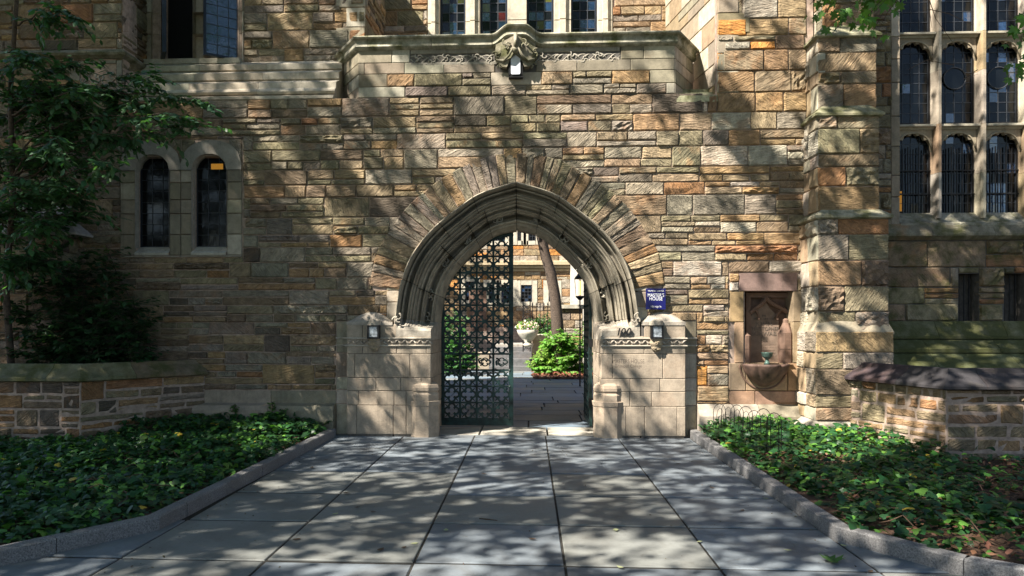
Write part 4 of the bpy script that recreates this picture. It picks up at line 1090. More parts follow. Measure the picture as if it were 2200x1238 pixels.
# ================================================================== BUTTRESS between fountain and wing
BX = empty('buttress', (PX(1830, 10.0), 10.2, 0), 'tall stepped stone buttress between the fountain and the tall windows', 'buttress')
bb = Bag(BX)
stages = [(9.94, 1752, 1921, 905, 712, 3), (10.0, 1757, 1910, 712, 470, 2), (10.10, 1757, 1890, 455, 248, 1), (10.20, 1757, 1884, 235, 78, 0), (10.34, 1766, 1878, 62, -300, 0)]
for yf, pl, pr_, y0, y1, k in stages:
    xl, xr = PX(pl, yf), PX(pr_, yf); z0, z1 = max(-.05, PZ(1830, y0, yf)), min(H0, PZ(1830, y1, yf))
    fr = Plane((0, yf)); fl = Plane((xl, YW + .1), -math.pi / 2)
    z = z0
    hs = []
    while z < z1 - .04:
        h = random.choice((.17, .22, .26, .34)); h = z1 - z if z + h > z1 - .12 else h; hs.append((z, z + h)); z += h
    for i, (a, b) in enumerate(hs):
        wq = xr - xl; t = random.uniform(.25, .75)
        cuts = [(0, 1)] if random.random() < .2 else [(0, t), (t, 1)]
        for p_, q_ in cuts:
            r = (xl + wq * p_, xl + wq * q_, a, b)
            rk = random.random() < (.55 if (q_ - p_) < .5 else .05)
            bb.add(stone_geo(fr, *r, rock=rk, depth=.12, gap=.009), pick(dict(olive=4, grey=3, tan=2, brown=1, ochre=.8, rust=.4)), vis(fr, r))
        L_ = YW + .1 - yf; t = random.uniform(.4, .6)
        for p_, q_ in ((0, t), (t, 1)):
            r = (L_ * p_, L_ * q_, a, b); bb.add(stone_geo(fl, *r, rock=random.random() < .15, smooth=random.random() < .4, depth=.1, gap=.006), pick(dict(pale=3, tan=2, grey=1)), vis(fl, r), 'ashlar' if random.random() < .6 else 'rubble')
    v, f = box(xl + .015, xr - .015, yf + .015, YW + .3, z0 - .05, z1); obj('buttress_core', v, f, 'mortar', BX)
bb.flush()
def offset(yu, yl, xl, xr, ytop, ybot, over, col, mat='greened_cap'):
    z1, z0 = PZ(1830, ytop, yu), PZ(1830, ybot, yl - over)
    pth_ = [(xl, YW + .2), (xl, yl), (xr, yl), (xr, YW + .2)]
    v, f = sweep(pth_, [(-(yl - yu) * -1 - .03, z1), (-(yl - yu) * -1, z1), (over, z0 + .03), (over, z0), (over - .03, z0 - .015), (-.06, z0 - .015)])
    obj('offset_stone', v, f, mat, BX, col, rv())
offset(10.34, 10.20, PX(1757, 10.2), PX(1884, 10.2), 54, 76, .05, (.30, .28, .19))
offset(10.20, 10.10, PX(1757, 10.1), PX(1890, 10.1), 226, 247, .05, (.28, .26, .17))
offset(10.10, 10.0, PX(1757, 10.0), PX(1908, 10.0), 448, 467, .05, (.36, .33, .24))
offset(10.0, 9.94, PX(1752, 9.94), PX(1921, 9.94), 690, 718, .0, (.30, .26, .19), 'ashlar')
xl, xr = PX(1752, 9.94), PX(1921, 9.94)
v, f = sweep([(xl, YW), (xl, 9.94), (xr, 9.94), (xr, YW)], [(-.05, -.1), (.10, -.1), (.10, .22), (.07, .26), (.0, .32), (-.05, .32)]); obj('base_stone', v, f, 'ashlar', BX, (.35, .32, .26), rv())
# low sloping buttress half hidden by leaves at the left
SB = empty('buttress', (-7.4, 10.3, 0), 'low buttress with sloping top half hidden behind the left tree', 'buttress')
bb = Bag(SB); yf = 10.22; xr = PX(133, yf); zt = PZ(80, 505, yf)
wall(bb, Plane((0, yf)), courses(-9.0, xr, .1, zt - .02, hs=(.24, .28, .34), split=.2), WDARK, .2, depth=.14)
wall(bb, Plane((xr, yf), math.pi / 2), courses(0, YW - yf, .1, zt - .02, hs=(.24, .28, .34), split=.2), WDARK, .1, depth=.14)
bb.flush()
v, f = box(-9.0, xr - .015, yf + .015, YW, -.1, zt); obj('buttress_core', v, f, 'dark_mortar', SB)
z1 = PZ(80, 445, YW); zm = (z1 + zt) / 2
for za_2, zb_2, ya, yb in ((z1, zm + .02, YW - .02, 10.4), (zm, zt, 10.42, yf - .05)):
    v, f = sweep([(-9.0, 10.4), (xr, 10.4), (xr, YW + .1)], [(-.1, za_2), (10.4 - ya, za_2), (10.4 - yb, zb_2 + .03), (10.4 - yb, zb_2), (-.1, zb_2)]); obj('offset_stone', v, f, 'ashlar', SB, (.36, .34, .32), rv())

# ================================================================== GARDEN WALLS
def garden_wall(path, label, zcap, prof, mat, capcol, W_, mortar, rockp, damp=None):
    G = empty('garden_wall', (path[1][0], path[1][1], 0), label, 'wall'); gb = Bag(G)
    for o_, e_ in zip(path, path[1:]):
        L_ = math.dist(o_, e_); fr = Plane(o_, math.atan2(e_[1] - o_[1], e_[0] - o_[0]))
        rr = courses(0, L_, -.02, zcap - .0, hs=(.15, .19, .24, .28), wr=(.22, .42), split=.42)
        for r in rr: gb.add(stone_geo(fr, *r, rock=random.random() < rockp, gap=.024, prot=random.uniform(0, .01)), pick(W_), vis(fr, r), damp or 'rubble')
    gb.flush()
    v, f = sweep(path, [(-.3, -.1), (-.004, -.1), (-.004, zcap), (-.3, zcap)]); obj('mortar_joints', v, f, mortar, G)
    for sp in split_path(path, .95, .006):
        v, f = sweep(sp, [(o_, zcap + z) for o_, z in prof]); obj('cap_stone', v, f, mat, G, tuple(c * random.uniform(.85, 1.1) for c in capcol), rv())
    return G
capL = [(-.34, -.0), (-.34, .17), (-.18, .215), (-.13, .222), (-.10, .215), (-.085, .19), (-.07, .165), (.085, .045), (.085, .01), (.06, -.005), (.0, -.012)]
garden_wall([(-12, 9.26), BLc, BLe], 'low garden wall with green moulded coping, at the left of the ivy', .86, capL, 'greened_cap', (.17, .165, .10), WGARD, 'mortar', .08)
capR = [(-.36, -.0), (-.36, .16), (-.22, .20), (-.17, .222), (-.12, .215), (-.10, .17), (-.085, .16), (.075, .05), (.09, .03), (.09, .0), (.06, -.012), (.0, -.018)]
garden_wall([BRs, BRc, (13.0, 8.5)], 'low garden wall with dark purple coping, behind the ivy at right', .875, capR, 'ashlar', (.045, .038, .040), dict(tan=3, olive=2, ochre=2, brown=2, rust=.6, grey=1), 'mortar', .05)

# ================================================================== MEMORIAL FOUNTAIN
fx0, fx1 = PX(1598, YW), PX(1703, YW); fc = (fx0 + fx1) / 2
fz = lambda y, Y=YW: PZ(1650, y, Y)
FT = empty('memorial_fountain', (fc, YW, fz(860)), 'wall fountain in a recess with carved tablet and fluted brown bowl', 'fountain')
yb = YW + .30
v, f = box(fx0 - .05, fx1 + .05, yb, yb + .05, fz(785), fz(620)); obj('recess_back', v, f, 'red_stone', FT, label=None)
for nm, r in (('lintel', (PX(1588, YW), PX(1713, YW), fz(626), fz(587))), ('jamb_stone', (PX(1567, YW), fx0, fz(692), fz(626))), ('jamb_stone', (PX(1578, YW), fx0, fz(780), fz(692))),
              ('jamb_stone', (fx1, PX(1725, YW), fz(692), fz(626))), ('jamb_stone', (fx1, PX(1725, YW), fz(780), fz(692))), ('apron_stone', (PX(1566, YW), PX(1602, YW), fz(840), fz(780))), ('apron_stone', (PX(1602, YW), PX(1692, YW), fz(840), fz(780))), ('apron_stone', (PX(1692, YW), PX(1725, YW), fz(840), fz(780))),
              ('apron_stone', (PX(1545, YW), PX(1622, YW), fz(870), fz(840))), ('apron_stone', (PX(1622, YW), PX(1725, YW), fz(870), fz(840)))):
    q = stone_geo(FW, *r, smooth=True, depth=.30, gap=.005, prot=.012)
    c = (.20, .135, .10) if nm == 'lintel' else (.30, .205, .13); obj(nm, q[0], q[1], 'ashlar', FT, tuple(x * random.uniform(.9, 1.1) for x in c), rv())
for r in ((PX(1713, YW), PX(1725, YW), fz(626), fz(600)),  (PX(1713, YW), PX(1725, YW), fz(600), fz(587)), (PX(1567, YW), PX(1588, YW), fz(626), fz(606)), (PX(1567, YW), PX(1588, YW), fz(606), fz(587))):
    q = stone_geo(FW, *r); obj('corner_stone', q[0], q[1], 'rubble', FT, pick(WWARM), rv())
# tablet with pointed head
tx0, tx1 = PX(1607, yb), PX(1671, yb); tc = (tx0 + tx1) / 2; yt = yb - .045
poly = [(tx0, fz(784, yt)), (tx1, fz(784, yt)), (tx1, fz(684, yt)), (tx1 - .05, fz(674, yt)), (tc + .08, fz(662, yt)), (tc, fz(640, yt)), (tc - .08, fz(662, yt)), (tx0 + .05, fz(674, yt)), (tx0, fz(684, yt))]
v, f = prism(poly, yt, yb); obj('tablet', v, f, 'tablet_stone', FT)
for s_, y, sz, sx in (('IN', 679, .050, 1), ('MEMORY OF', 686, .052, 1), ('JOHN', 696, .085, 1.1), ('CHRISTOPHER', 707, .078, .86), ('SCHWAB', 717.5, .085, 1), ('1865', 726, .05, 1), ('1916', 732, .05, 1)):
    text('inscription', s_, sz, (tc, yt - .002, fz(y, yt)), 'carved_shadow', FT, sx=sx)
bars = []
for i, y in enumerate((740, 746, 752, 758, 764)):
    x = tx0 + .03
    while x < tx1 - .05:
        w_ = random.uniform(.02, .05); bars.append(box(x, x + w_, yt - .003, yt + .001, fz(y + 1.2, yt), fz(y - 1.2, yt))); x += w_ + .012
v, f = joinm(*bars); obj('worn_inscription', v, f, 'tablet_stone', FT)
# tracery: ogee over the tablet inside a square frame
q0, q1 = PX(1602, yb), PX(1697, yb); qc = PX(1642, yb)
parts_ = [box(q0 - .02, q1 + .02, yb - .10, yb, fz(640, yb), fz(630, yb)), box(q0 - .02, q0 + .045, yb - .10, yb, fz(720, yb), fz(640, yb)), box(q1 - .05, q1 + .02, yb - .10, yb, fz(720, yb), fz(640, yb))]
for s in (-1, 1):
    E = (q0 + .03) if s < 0 else (q1 - .03)
    c_ = crom([(qc, fz(640, yb)), (qc + (E - qc) * .25, fz(652, yb)), (qc + (E - qc) * .65, fz(663, yb)), (qc + (E - qc) * .98, fz(672, yb))], 6)
    parts_.append(tube([(x, yb - .085, z) for x, z in c_], [.034] * len(c_), 6))
    c_ = crom([(qc + (E - qc) * .62, fz(666, yb)), (qc + (E - qc) * .5, fz(674, yb)), (qc + (E - qc) * .42, fz(683, yb)), (qc + (E - qc) * .50, fz(686, yb))], 5)
    parts_.append(tube([(x, yb - .08, z) for x, z in c_], [.03, .026, .022, .02] + [.018] * (len(c_) - 4), 6))
v, f = joinm(*parts_); obj('tracery', v, f, 'red_stone', FT)
for (px0, px1, y0, y1, yc) in ((1673, 1703, 781, 716, YW + .10), (1595, 1612, 781, 723, YW + .06)):
    a, b = PX(px0, yc), PX(px1, yc); r = (b - a) / 2 / .92; cx = (a + b) / 2; c8 = math.pi / 8
    ztp = fz(y1, yc); rows_ = [fz(781, yc), fz(750, yc), ztp]
    for z0, z1 in zip(rows_, rows_[1:]):
        v, f = lathe(0, 0, [(r, z0 + .002), (r, z1 - .003)], 8); v = [(cx + x * math.cos(c8) - y * math.sin(c8), yc + x * math.sin(c8) + y * math.cos(c8), z) for x, y, z in v]; obj('pinnacle_block', v, f, 'red_stone', FT)
    big = px1 - px0 > 20
    pr_ = [(r, ztp), (r * .96, ztp + .01), (r * .36, ztp + (.15 if big else .04)), (r * .36, ztp + (.19 if big else .05)), (r * .15, ztp + (.21 if big else .06))]
    v, f = lathe(0, 0, pr_, 8); v = [(cx + x * math.cos(c8) - y * math.sin(c8), yc + x * math.sin(c8) + y * math.cos(c8), z) for x, y, z in v]; obj('pinnacle_cap', v, f, 'red_stone', FT)
# fluted bowl
bcx = PX(1647, YW - .15); by_ = YW - .02; zr = fz(784, YW - .3); zb2 = fz(832, YW - .1)
fl = lambda t: 1 + .035 * abs(math.sin((t) * 3.5)) - .02
pr_ = [(.0, zb2 - .0), (.05, zb2 + .005), (.13, zb2 + (zr - zb2) * .16), (.22, zb2 + (zr - zb2) * .38), (.29, zb2 + (zr - zb2) * .66), (.325, zb2 + (zr - zb2) * .90), (.335, zr), (.315, zr + .004), (.29, zr - .01), (.18, zr - .10), (0.01, zr - .14)]
v, f = lathe(bcx, by_, pr_, 56, math.pi, 2 * math.pi, flute=lambda t: .88 + .17 * abs(math.sin((t - math.pi) * 3)) ** .6)
obj('bowl', v, f, 'brownstone', FT, smooth=True)
rim = [(bcx + .335 * math.cos(t), YW - .02, zr + .0 + .36 * math.sin(t)) for t in np.linspace(math.pi + .04, 2 * math.pi - .04, 25)]
v, f = tube(rim, .014, 6); obj('bowl_rib', v, f, 'red_stone', FT, smooth=True)
v, f = lathe(bcx, YW + .22, [(.02, zr - .1), (.30, zr + .0), (.30, zr - .02), (.28, zr - .1)], 24, math.pi, 2 * math.pi); 
v2 = [(fx0, YW - .3 + .25, zr - .012), (fx1, YW - .05, zr - .012), (fx1, yb, zr - .012), (fx0, yb, zr - .012)]
obj('ledge', v2, [(0, 1, 2, 3)], 'brownstone', FT)
cx, cy = PX(1648, YW - .08), YW - .08; z0 = fz(782, cy)
v, f = lathe(cx, cy, [(.045, z0 - .01), (.035, z0 + .02), (.022, z0 + .05), (.025, z0 + .07), (.05, z0 + .085), (.07, z0 + .11), (.078, z0 + .15), (.085, z0 + .16), (.06, z0 + .155), (.02, z0 + .13)], 20, flute=lambda t: 1 + .06 * math.sin(8 * t)); obj('bronze_spout', v, f, 'bronze', FT, smooth=True)

# ================================================================== WALL LAMPS, SIGN, NUMBERS
def wall_lamp(px, label, dark):
    cx = PX(px, YP - .06); pz_ = lambda y: PZ(px, y, YP - .06); L = empty('wall_lamp', (cx, YP, pz_(700)), label, 'lamp', 'wall lamps either side of the archway')
    def halfcyl(r, z0, z1, r2=None): return lathe(cx, YP + .0, [(r, z0), (r2 or r, z1)], 14, math.pi, 2 * math.pi)
    v, f = lathe(cx, YP, [(.075, pz_(700)), (.095, pz_(699)), (.095, pz_(690)), (.085, pz_(688)), (.06, pz_(686)), (0.005, pz_(685.5))], 16, math.pi, 2 * math.pi); obj('lamp_hood', v, f, 'ashlar', L, (.42, .37, .30), rv(), smooth=False)
    v, f = joinm(box(cx - .085, cx - .06, YP - .11, YP, pz_(727), pz_(699)), box(cx + .06, cx + .085, YP - .11, YP, pz_(727), pz_(699)), box(cx - .085, cx + .085, YP - .115, YP, pz_(728), pz_(724)), box(cx - .085, cx + .085, YP - .115, YP, pz_(702), pz_(699))); obj('lamp_frame', v, f, 'black_iron', L)
    v, f = box(cx - .06, cx + .06, YP - .10, YP - .01, pz_(724), pz_(702)); obj('lamp_glass', v, f, 'lamp_glass', L)
    v, f = lathe(cx, YP, [(.0, pz_(757)), (.045, pz_(755)), (.075, pz_(747)), (.07, pz_(743)), (.09, pz_(741)), (.095, pz_(736)), (.08, pz_(732)), (.09, pz_(729)), (.09, pz_(727))], 16, math.pi, 2 * math.pi); obj('lamp_bracket', v, f, 'ashlar', L, (.33, .27, .19), rv(), smooth=True)
    tb = [swirl(cx + q * .03, pz_(749), YP - .055, 1, .02, q, q) for q in (-1, 1)] + [swirl(cx, pz_(737), YP - .085, 1, .02, 1, 0)]
    v, f = joinm(*tb); obj('carved_face', v, f, 'ashlar', L, (.30, .24, .16), rv(), smooth=True)
wall_lamp(803, 'small wall lamp on the stone pier left of the archway', 0)
wall_lamp(1411, 'small wall lamp on the stone pier right of the archway, beside the number 100', 1)
sy = YW - .09; sx0, sx1 = PX(1388, sy), PX(1430, sy); sz0, sz1 = PZ(1410, 665, sy), PZ(1410, 620, sy)
SG = empty('house_sign', ((sx0 + sx1) / 2, sy, sz0), 'dark blue rectangular sign with white lettering right of the arch', 'sign')
v, f = box(sx0, sx1, sy, sy + .03, sz0, sz1); obj('sign_board', v, f, 'sign_blue', SG)
v, f = joinm(box(sx0 + .06, sx0 + .08, sy + .03, YW + .01, sz0 + .05, sz1 - .05), box(sx1 - .08, sx1 - .06, sy + .03, YW + .01, sz0 + .05, sz1 - .05)); obj('sign_bracket', v, f, 'black_iron', SG)
sc_ = (sx0 + sx1) / 2; H_ = sz1 - sz0
text('lettering', "TRUMBULL COLLEGE", .029, (sc_, sy - .003, sz1 - H_ * .12), 'sign_white', SG, sx=.82, depth=.001)
text('lettering', "MASTER\u2019S", .068, (sc_, sy - .003, sz1 - H_ * .33), 'sign_white', SG, depth=.001, sx=.80)
text('lettering', "HOUSE", .068, (sc_, sy - .003, sz1 - H_ * .50), 'sign_white', SG, depth=.001, sx=.86)
text('lettering', "100 High St", .036, (sc_, sy - .003, sz1 - H_ * .87), 'sign_white', SG, depth=.001, sx=.9)
HN = empty('house_number', (PX(1338, YP), YP - .01, PZ(1338, 714, YP)), 'dark iron house number 100 on the right pier of the archway', 'number')
for i, c in enumerate('100'):
    text('digit', c, .150, (PX((1327.5, 1337, 1349)[i], YP), YP - .03, PZ(1338, 714, YP)), 'black_iron', HN, depth=.008, shear=.22, bold=.002, sx=.95)
text('carved_name', "MASTERS HOUSE", .082, (PX(1350, YP), YP - .003, PZ(1350, 777, YP)), 'carved_shadow', GH, depth=.001, sx=.72)
text('carved_name', "Trumbull College", .066, (PX(1350, YP), YP - .003, PZ(1350, 787, YP)), 'carved_shadow', GH, depth=.001, sx=.80)

# ================================================================== IRON GATES
def quatrefoil():
    v, f = [], []; R_, d = .048, .063; h = .0145; y = .010
    for q in range(4):
        a0 = q * math.pi / 2; cx, cz = d * math.cos(a0), d * math.sin(a0); n_ = 12
        for i in range(n_ + 1):
            t = a0 - 2.35 + 4.7 * i / n_
            for r_ in (R_ - h, R_ + h):
                for yy in (-y, y): v.append((cx + r_ * math.cos(t), yy, cz + r_ * math.sin(t)))
        k = q * (n_ + 1) * 4
        for i in range(n_):
            a, b = k + 4 * i, k + 4 * i + 4
            f += [(a, a + 2, b + 2, b), (a + 1, b + 1, b + 3, a + 3), (a, b, b + 1, a + 1), (a + 2, a + 3, b + 3, b + 2)]
    # diagonal spurs to the corners and tiny balls
    for q in range(4):
        t = math.pi / 4 + q * math.pi / 2; c, s = math.cos(t), math.sin(t); k = len(v)
        for r_, w_ in ((.055, .012), (.14, .006)):
            for sg in (-1, 1):
                for yy in (-y, y): v.append((c * r_ - s * w_ * sg, yy, s * r_ + c * w_ * sg))
        f += [(k, k + 2, k + 6, k + 4), (k + 1, k + 5, k + 7, k + 3), (k, k + 4, k + 5, k + 1), (k + 2, k + 3, k + 7, k + 6)]
    return v, f
def gate_leaf(hinge, s, label, rot):
    G = empty('iron_gate', (hinge, YG, 0), label, 'gate', 'leaves of the archway gate')
    W_ = 1.125; h0 = .04
    kk = YG / YI
    def htop(u):                                         # u from the hinge inwards
        d = max(0, W_ - u); return EYE + (top_at(IC, min(d / kk, IC[-1][0] - .001)) - EYE) * kk - .02
    X = lambda u: hinge + s * u
    def bx(u0, u1, z0, z1, t=.012): a, b = sorted((X(u0), X(u1))); return box(a, b, YG - t, YG + t, z0, z1)
    v, f = joinm(bx(0, .05, h0, htop(.03), .022), bx(W_ - .05, W_, h0, htop(W_ - .02), .022), bx(.05, W_ - .05, h0, h0 + .09, .02)); obj('gate_frame', v, f, 'green_iron', G)
    pts = [(X(u), YG, htop(u) - .03) for u in np.linspace(0.0, W_, 24)]
    v, f = tube([(x, y, z) for x, y, z in pts], .032, 6); obj('arched_rail', v, f, 'green_iron', G)
    px_, pz__ = (W_ - .1) / 4, .2495; q0 = None
    for i in range(5):
        u = .05 + px_ * i; 
        v, f = bx(u - .017, u + .017, h0 + .08, htop(u) - .04, .013); obj('upright_bar', v, f, 'green_iron', G)
    r = 0; zb = h0 + .10
    while zb + r * pz__ < 2.85:
        z = zb + r * pz__; us = [u for u in np.linspace(.05, W_ - .05, 41) if htop(u) > z + .02]
        if us and len(us) > 3: v, f = bx(us[0], us[-1], z - .014, z + .014, .0125); obj('cross_bar', v, f, 'green_iron', G)
        r += 1
    for i in range(4):
        for j in range(12):
            u, z = .05 + px_ * (i + .5), zb + pz__ * (j + .5)
            if htop(u + .06) < z - .02: continue
            if q0 is None:
                v, f = quatrefoil(); q0 = obj('quatrefoil', v, f, 'green_iron', G); p = q0
            else:
                p = q0.copy(); COL.objects.link(p); p.parent = G
            if j == 3: p.scale = (.8, 1, .55)
            p.location = Vector((X(u), YG, z)) - W(G)
    # scroll band across the fourth row, small bosses where the bars cross
    tb = []
    for i in range(4): tb.append(swirl(X(.05 + px_ * (i + .3)), zb + pz__ * 3.5, YG, 1, .05, (-1) ** i, 0)); 
    v, f = joinm(*tb); obj('scroll_band', v, f, 'green_iron', G)
    bs_ = []
    for i in range(1, 5):
        for j in range(0, 12):
            u, z = .05 + px_ * i - (px_ * 0), zb + pz__ * j
            if htop(u) < z + .1: continue
            c = 0.028; x = X(u); k = [(x - c, YG - .016, z), (x, YG - .016, z - c), (x + c, YG - .016, z), (x, YG - .016, z + c), (x, YG - .034, z)]
            bs_.append((k, [(0, 1, 4), (1, 2, 4), (2, 3, 4), (3, 0, 4)]))
    v, f = joinm(*bs_); obj('bosses', v, f, 'green_iron', G, kind='stuff')
    v, f = joinm(*[bx(-.03, .02, z, z + .12, .03) for z in (.35, 1.25)]); obj('hinge', v, f, 'black_iron', G)
    G.rotation_euler = (0, 0, rot)
    return G
gate_leaf(PX(946, YG), 1, 'dark green quatrefoil iron gate leaf standing closed in the left half of the arch', 0)
gate_leaf(PX(1269, YG), -1, 'dark green iron gate leaf swung open at the right side of the arch, seen edge-on', -math.radians(90))
NCL = 4400

# ================================================================== COURTYARD behind the gate
cy = empty('courtyard_paving', (0, 20, 0), None, None, None, 'structure')
obj('joint_bed', [(-9, 11.4, -.03), (9, 11.4, -.03), (9, 30, -.03), (-9, 30, -.03)], [(0, 1, 2, 3)], 'dark_mortar', cy)
y = 11.42
while y < 27:
    h = random.uniform(.5, .95); x = -5 + random.uniform(-.6, 0)
    while x < 4.2:
        w_ = random.uniform(.7, 1.7); b = random.uniform(.85, 1.15)
        if not (y < 15.6 and (x < -2.5 - w_ or x > 1.8)): slab(x, x + w_, y, y + h, (.14 * b, .185 * b, .23 * b) if random.random() < .8 else (.18 * b, .19 * b, .19 * b), cy, 'flagstone', g=.012, sk=0)
        x += w_
    y += h
YH = 30.0
CH = empty('courtyard_house', (0, YH, 0), 'sunlit stone house across the courtyard, seen through the arch', 'building')
cb = Bag(CH, limit=290); FH = Plane((0, YH)); hz = lambda y: PZ(1170, y, YH); hx = lambda p: PX(p, YH)
hw_ = [(hx(1050), hx(1066), hz(650), hz(612)), (hx(1073), hx(1097), hz(650), hz(612)), (hx(1119), hx(1143), hz(648), hz(613)), (hx(1179), hx(1195), hz(648), hz(613)), (hx(1112), hx(1124), hz(517), hz(470)), (hx(1131), hx(1151), hz(517), hz(470)), (hx(1000), hx(1020), hz(645), hz(605)), (hx(985), hx(1005), hz(540), hz(505)), (hx(1060), hx(1085), hz(517), hz(470))]
exh = [(a - .22, b + .22, c - .18, d + .2) for a, b, c, d in hw_] + [(-9, 9, hz(577), hz(563)), (-9, 9, hz(712), hz(701))]
wall(cb, FH, subtract(courses(hx(925), hx(1262), .9, 5.6, hs=(.26, .32, .38), wr=(.5, 1.0), split=.25), exh), dict(tan=4, ochre=4, pale=2, orange=.8, brown=1), 0, smooth=False, gap=.02)
cb.flush()
v, f = joinm(box(-9, 9, YH + .02, YH + .6, -.1, 9), box(-9, 9, YH - .35, YH + 0.02, -.1, hz(712) - 0.0)); obj('house_wall', v, f, 'mortar', CH)
for z0, z1, pr_ in ((hz(570), hz(561), .25), (hz(577), hz(570), .16), (hz(583), hz(577), .08)):
    for sp in split_path([(-9, YH), (9, YH)], 1.6, .01):
        v, f = sweep(sp, [(-.1, z0), (pr_, z0), (pr_, z1 - .03), (pr_ - .06, z1 - .004), (-.1, z1 - .004)]); obj('string_course', v, f, 'ashlar', CH, (.42, .34, .22), rv())
for a, b, c, d in hw_:
    w_ = part('window', CH, ((a + b) / 2, YH, c))
    for r in ((a - .22, a, c - .18, d + .2), (b, b + .22, c - .18, d + .2), (a, b, d, d + .2), (a, b, c - .18, c)):
        q = stone_geo(FH, *r, smooth=True, depth=.2, prot=.03, gap=.008); obj('surround', q[0], q[1], 'ashlar', w_, (.46, .42, .34), rv())
    leaded(w_, a + .03, b - .03, c, d, YH + .008, 3, 5, dict(dark_glass=2, blue_glass=1), bar=.008)
v, f = box(hx(1225), hx(1238), YH - .35, YH + .1, 0, 6); obj('pilaster', v, f, 'ashlar', CH, (.50, .48, .44), rv())
v, f = box(hx(1238), hx(1262), YH - .7, YH + .1, 0, 6); obj('projecting_bay', v, f, 'ashlar', CH, (.48, .45, .40), rv())
v, f = box(-9.2, hx(925), YH - .4, YH + .5, -.1, 9); obj('plain_wall', v, f, 'ashlar', CH, (.3, .25, .18), rv())
v, f = box(hx(1262), 9.2, YH - .9, YH + .5, -.1, 9); obj('plain_wall', v, f, 'ashlar', CH, (.3, .25, .18), rv())
# dark door to the left, half hidden by the gate lattice
v, f = box(hx(1008), hx(1045), YH - .05, YH + .03, hz(712), hz(620)); obj('door', v, f, 'red_stone', CH, label='dark red door behind the gate lattice')
# steps, terrace and low wall
TR = empty('terrace', (0, 27, 0), 'low stone terrace with grey steps beyond the courtyard', 'terrace')
yt_ = 26.6; tz = PZ(1200, 723, yt_)
stp = [(PZ(1120, 788, 24.9), 25.0), (PZ(1120, 772, 25.3), 25.4), (PZ(1120, 757, 25.7), 25.8), (PZ(1120, 746, 26.1), 26.2)]
for i, (z, y) in enumerate(stp):
    v, f = box(PX(1052, 25.5), PX(1142, 25.5), y, y + .6, 0 if i == 0 else stp[i - 1][0] - .02, z); obj('step', v, f, 'ashlar', TR, (.13, .13, .135), rv())
v, f = box(PX(1052, 25.5), PX(1142, 25.5), 26.7, YH - .36, 0, stp[-1][0] + .08); obj('landing', v, f, 'ashlar', TR, (.3, .28, .25), rv())
v, f = box(PX(1144, 25.6), PX(1205, 25.6), 25.6, 27.6, 0, PZ(1170, 731, 25.6)); obj('low_wall', v, f, 'ashlar', TR, (.33, .27, .20), rv())
v, f = box(PX(1141, 25.55), PX(1208, 25.55), 25.55, 27.65, PZ(1170, 731, 25.6), PZ(1170, 720, 25.6)); obj('coping', v, f, 'ashlar', TR, (.42, .38, .30), rv())
v, f = box(PX(960, 25.5), PX(1050, 25.5), 25.6, 27.6, 0, PZ(1000, 760, 25.6)); obj('low_wall', v, f, 'ashlar', TR, (.30, .25, .19), rv())
PR = empty('garden_pier', (PX(1213, 25), 25.0, 0), 'square stone pier with flat cap behind the green bush', 'pier')
xa, xb = PX(1198, 24.9), PX(1252, 24.9); gb = Bag(PR)
wall(gb, Plane((0, 24.9)), courses(xa, xb, 0, PZ(1220, 664, 24.9), hs=(.26, .34)), WWARM, .2, gap=.02); gb.flush()
v, f = box(xa + .02, xb, 24.93, 26.0, 0, PZ(1220, 664, 24.9)); obj('pier_core', v, f, 'mortar', PR)
v, f = box(xa - .06, xb + .1, 24.8, 26.1, PZ(1220, 663, 24.9), PZ(1220, 655, 24.9)); obj('cap_stone', v, f, 'ashlar', PR, (.40, .37, .30), rv())
# iron fence with a scrolled panel
FE = empty('iron_fence', (PX(1170, 25.4), 25.4, 0), 'black iron railing with a scrolled panel on the low courtyard wall', 'fence')
zf0, zf1 = PZ(1170, 722, 25.4), PZ(1170, 655, 25.4)
for i in range(9):
    x = PX(1144 + i * 8.2, 25.4); v, f = joinm(box(x - .014, x + .014, 25.39, 25.41, zf0, zf1), lathe(x, 25.4, [(.03, zf1), (0.002, zf1 + .09)], 6)); obj('picket', v, f, 'black_iron', FE)
for z in (zf0 + .12, zf1 - .08):
    v, f = box(PX(1141, 25.4), PX(1214, 25.4), 25.385, 25.415, z - .015, z + .015); obj('rail', v, f, 'black_iron', FE)
for p in (1124, 1139):
    x = PX(p, 25.2); v, f = box(x - .02, x + .02, 25.19, 25.22, PZ(p, 756, 25.2), PZ(p, 648, 25.2)); obj('panel_post', v, f, 'black_iron', FE)
tb = [swirl(PX(1131.5, 25.2) + sg * .05, PZ(1131, y, 25.2), 25.2, 1, .06, sg, y) for y in range(660, 754, 11) for sg in (-1, 1)]
v, f = joinm(*tb); obj('scrollwork', v, f, 'black_iron', FE)
# standing lantern, lit
LT = empty('post_lantern', (PX(1246, 19), 19.0, 0), 'lit black lantern on a slim post right of the courtyard bush', 'lantern')
lx = PX(1246, 19); lz = lambda y: PZ(1246, y, 19)
v, f = tube([(lx, 19, 0), (lx, 19, lz(642))], [.022, .018], 8); obj('post', v, f, 'black_iron', LT)
v, f = joinm(lathe(lx, 19, [(.03, lz(645)), (.12, lz(638)), (.10, lz(636))], 8), lathe(lx, 19, [(.15, lz(600)), (.13, lz(596)), (.02, lz(585)), (.005, lz(580))], 8), *[tube([(lx + .10 * c, 19 + .10 * s, lz(637)), (lx + .135 * c, 19 + .135 * s, lz(600))], .008, 4) for c, s in ((1, 0), (0, 1), (-1, 0), (0, -1))]); obj('lantern_frame', v, f, 'black_iron', LT)
v, f = lathe(lx, 19, [(.03, lz(634)), (.055, lz(628)), (.055, lz(608)), (.03, lz(604))], 10); obj('lantern_light', v, f, 'lit_glass', LT)

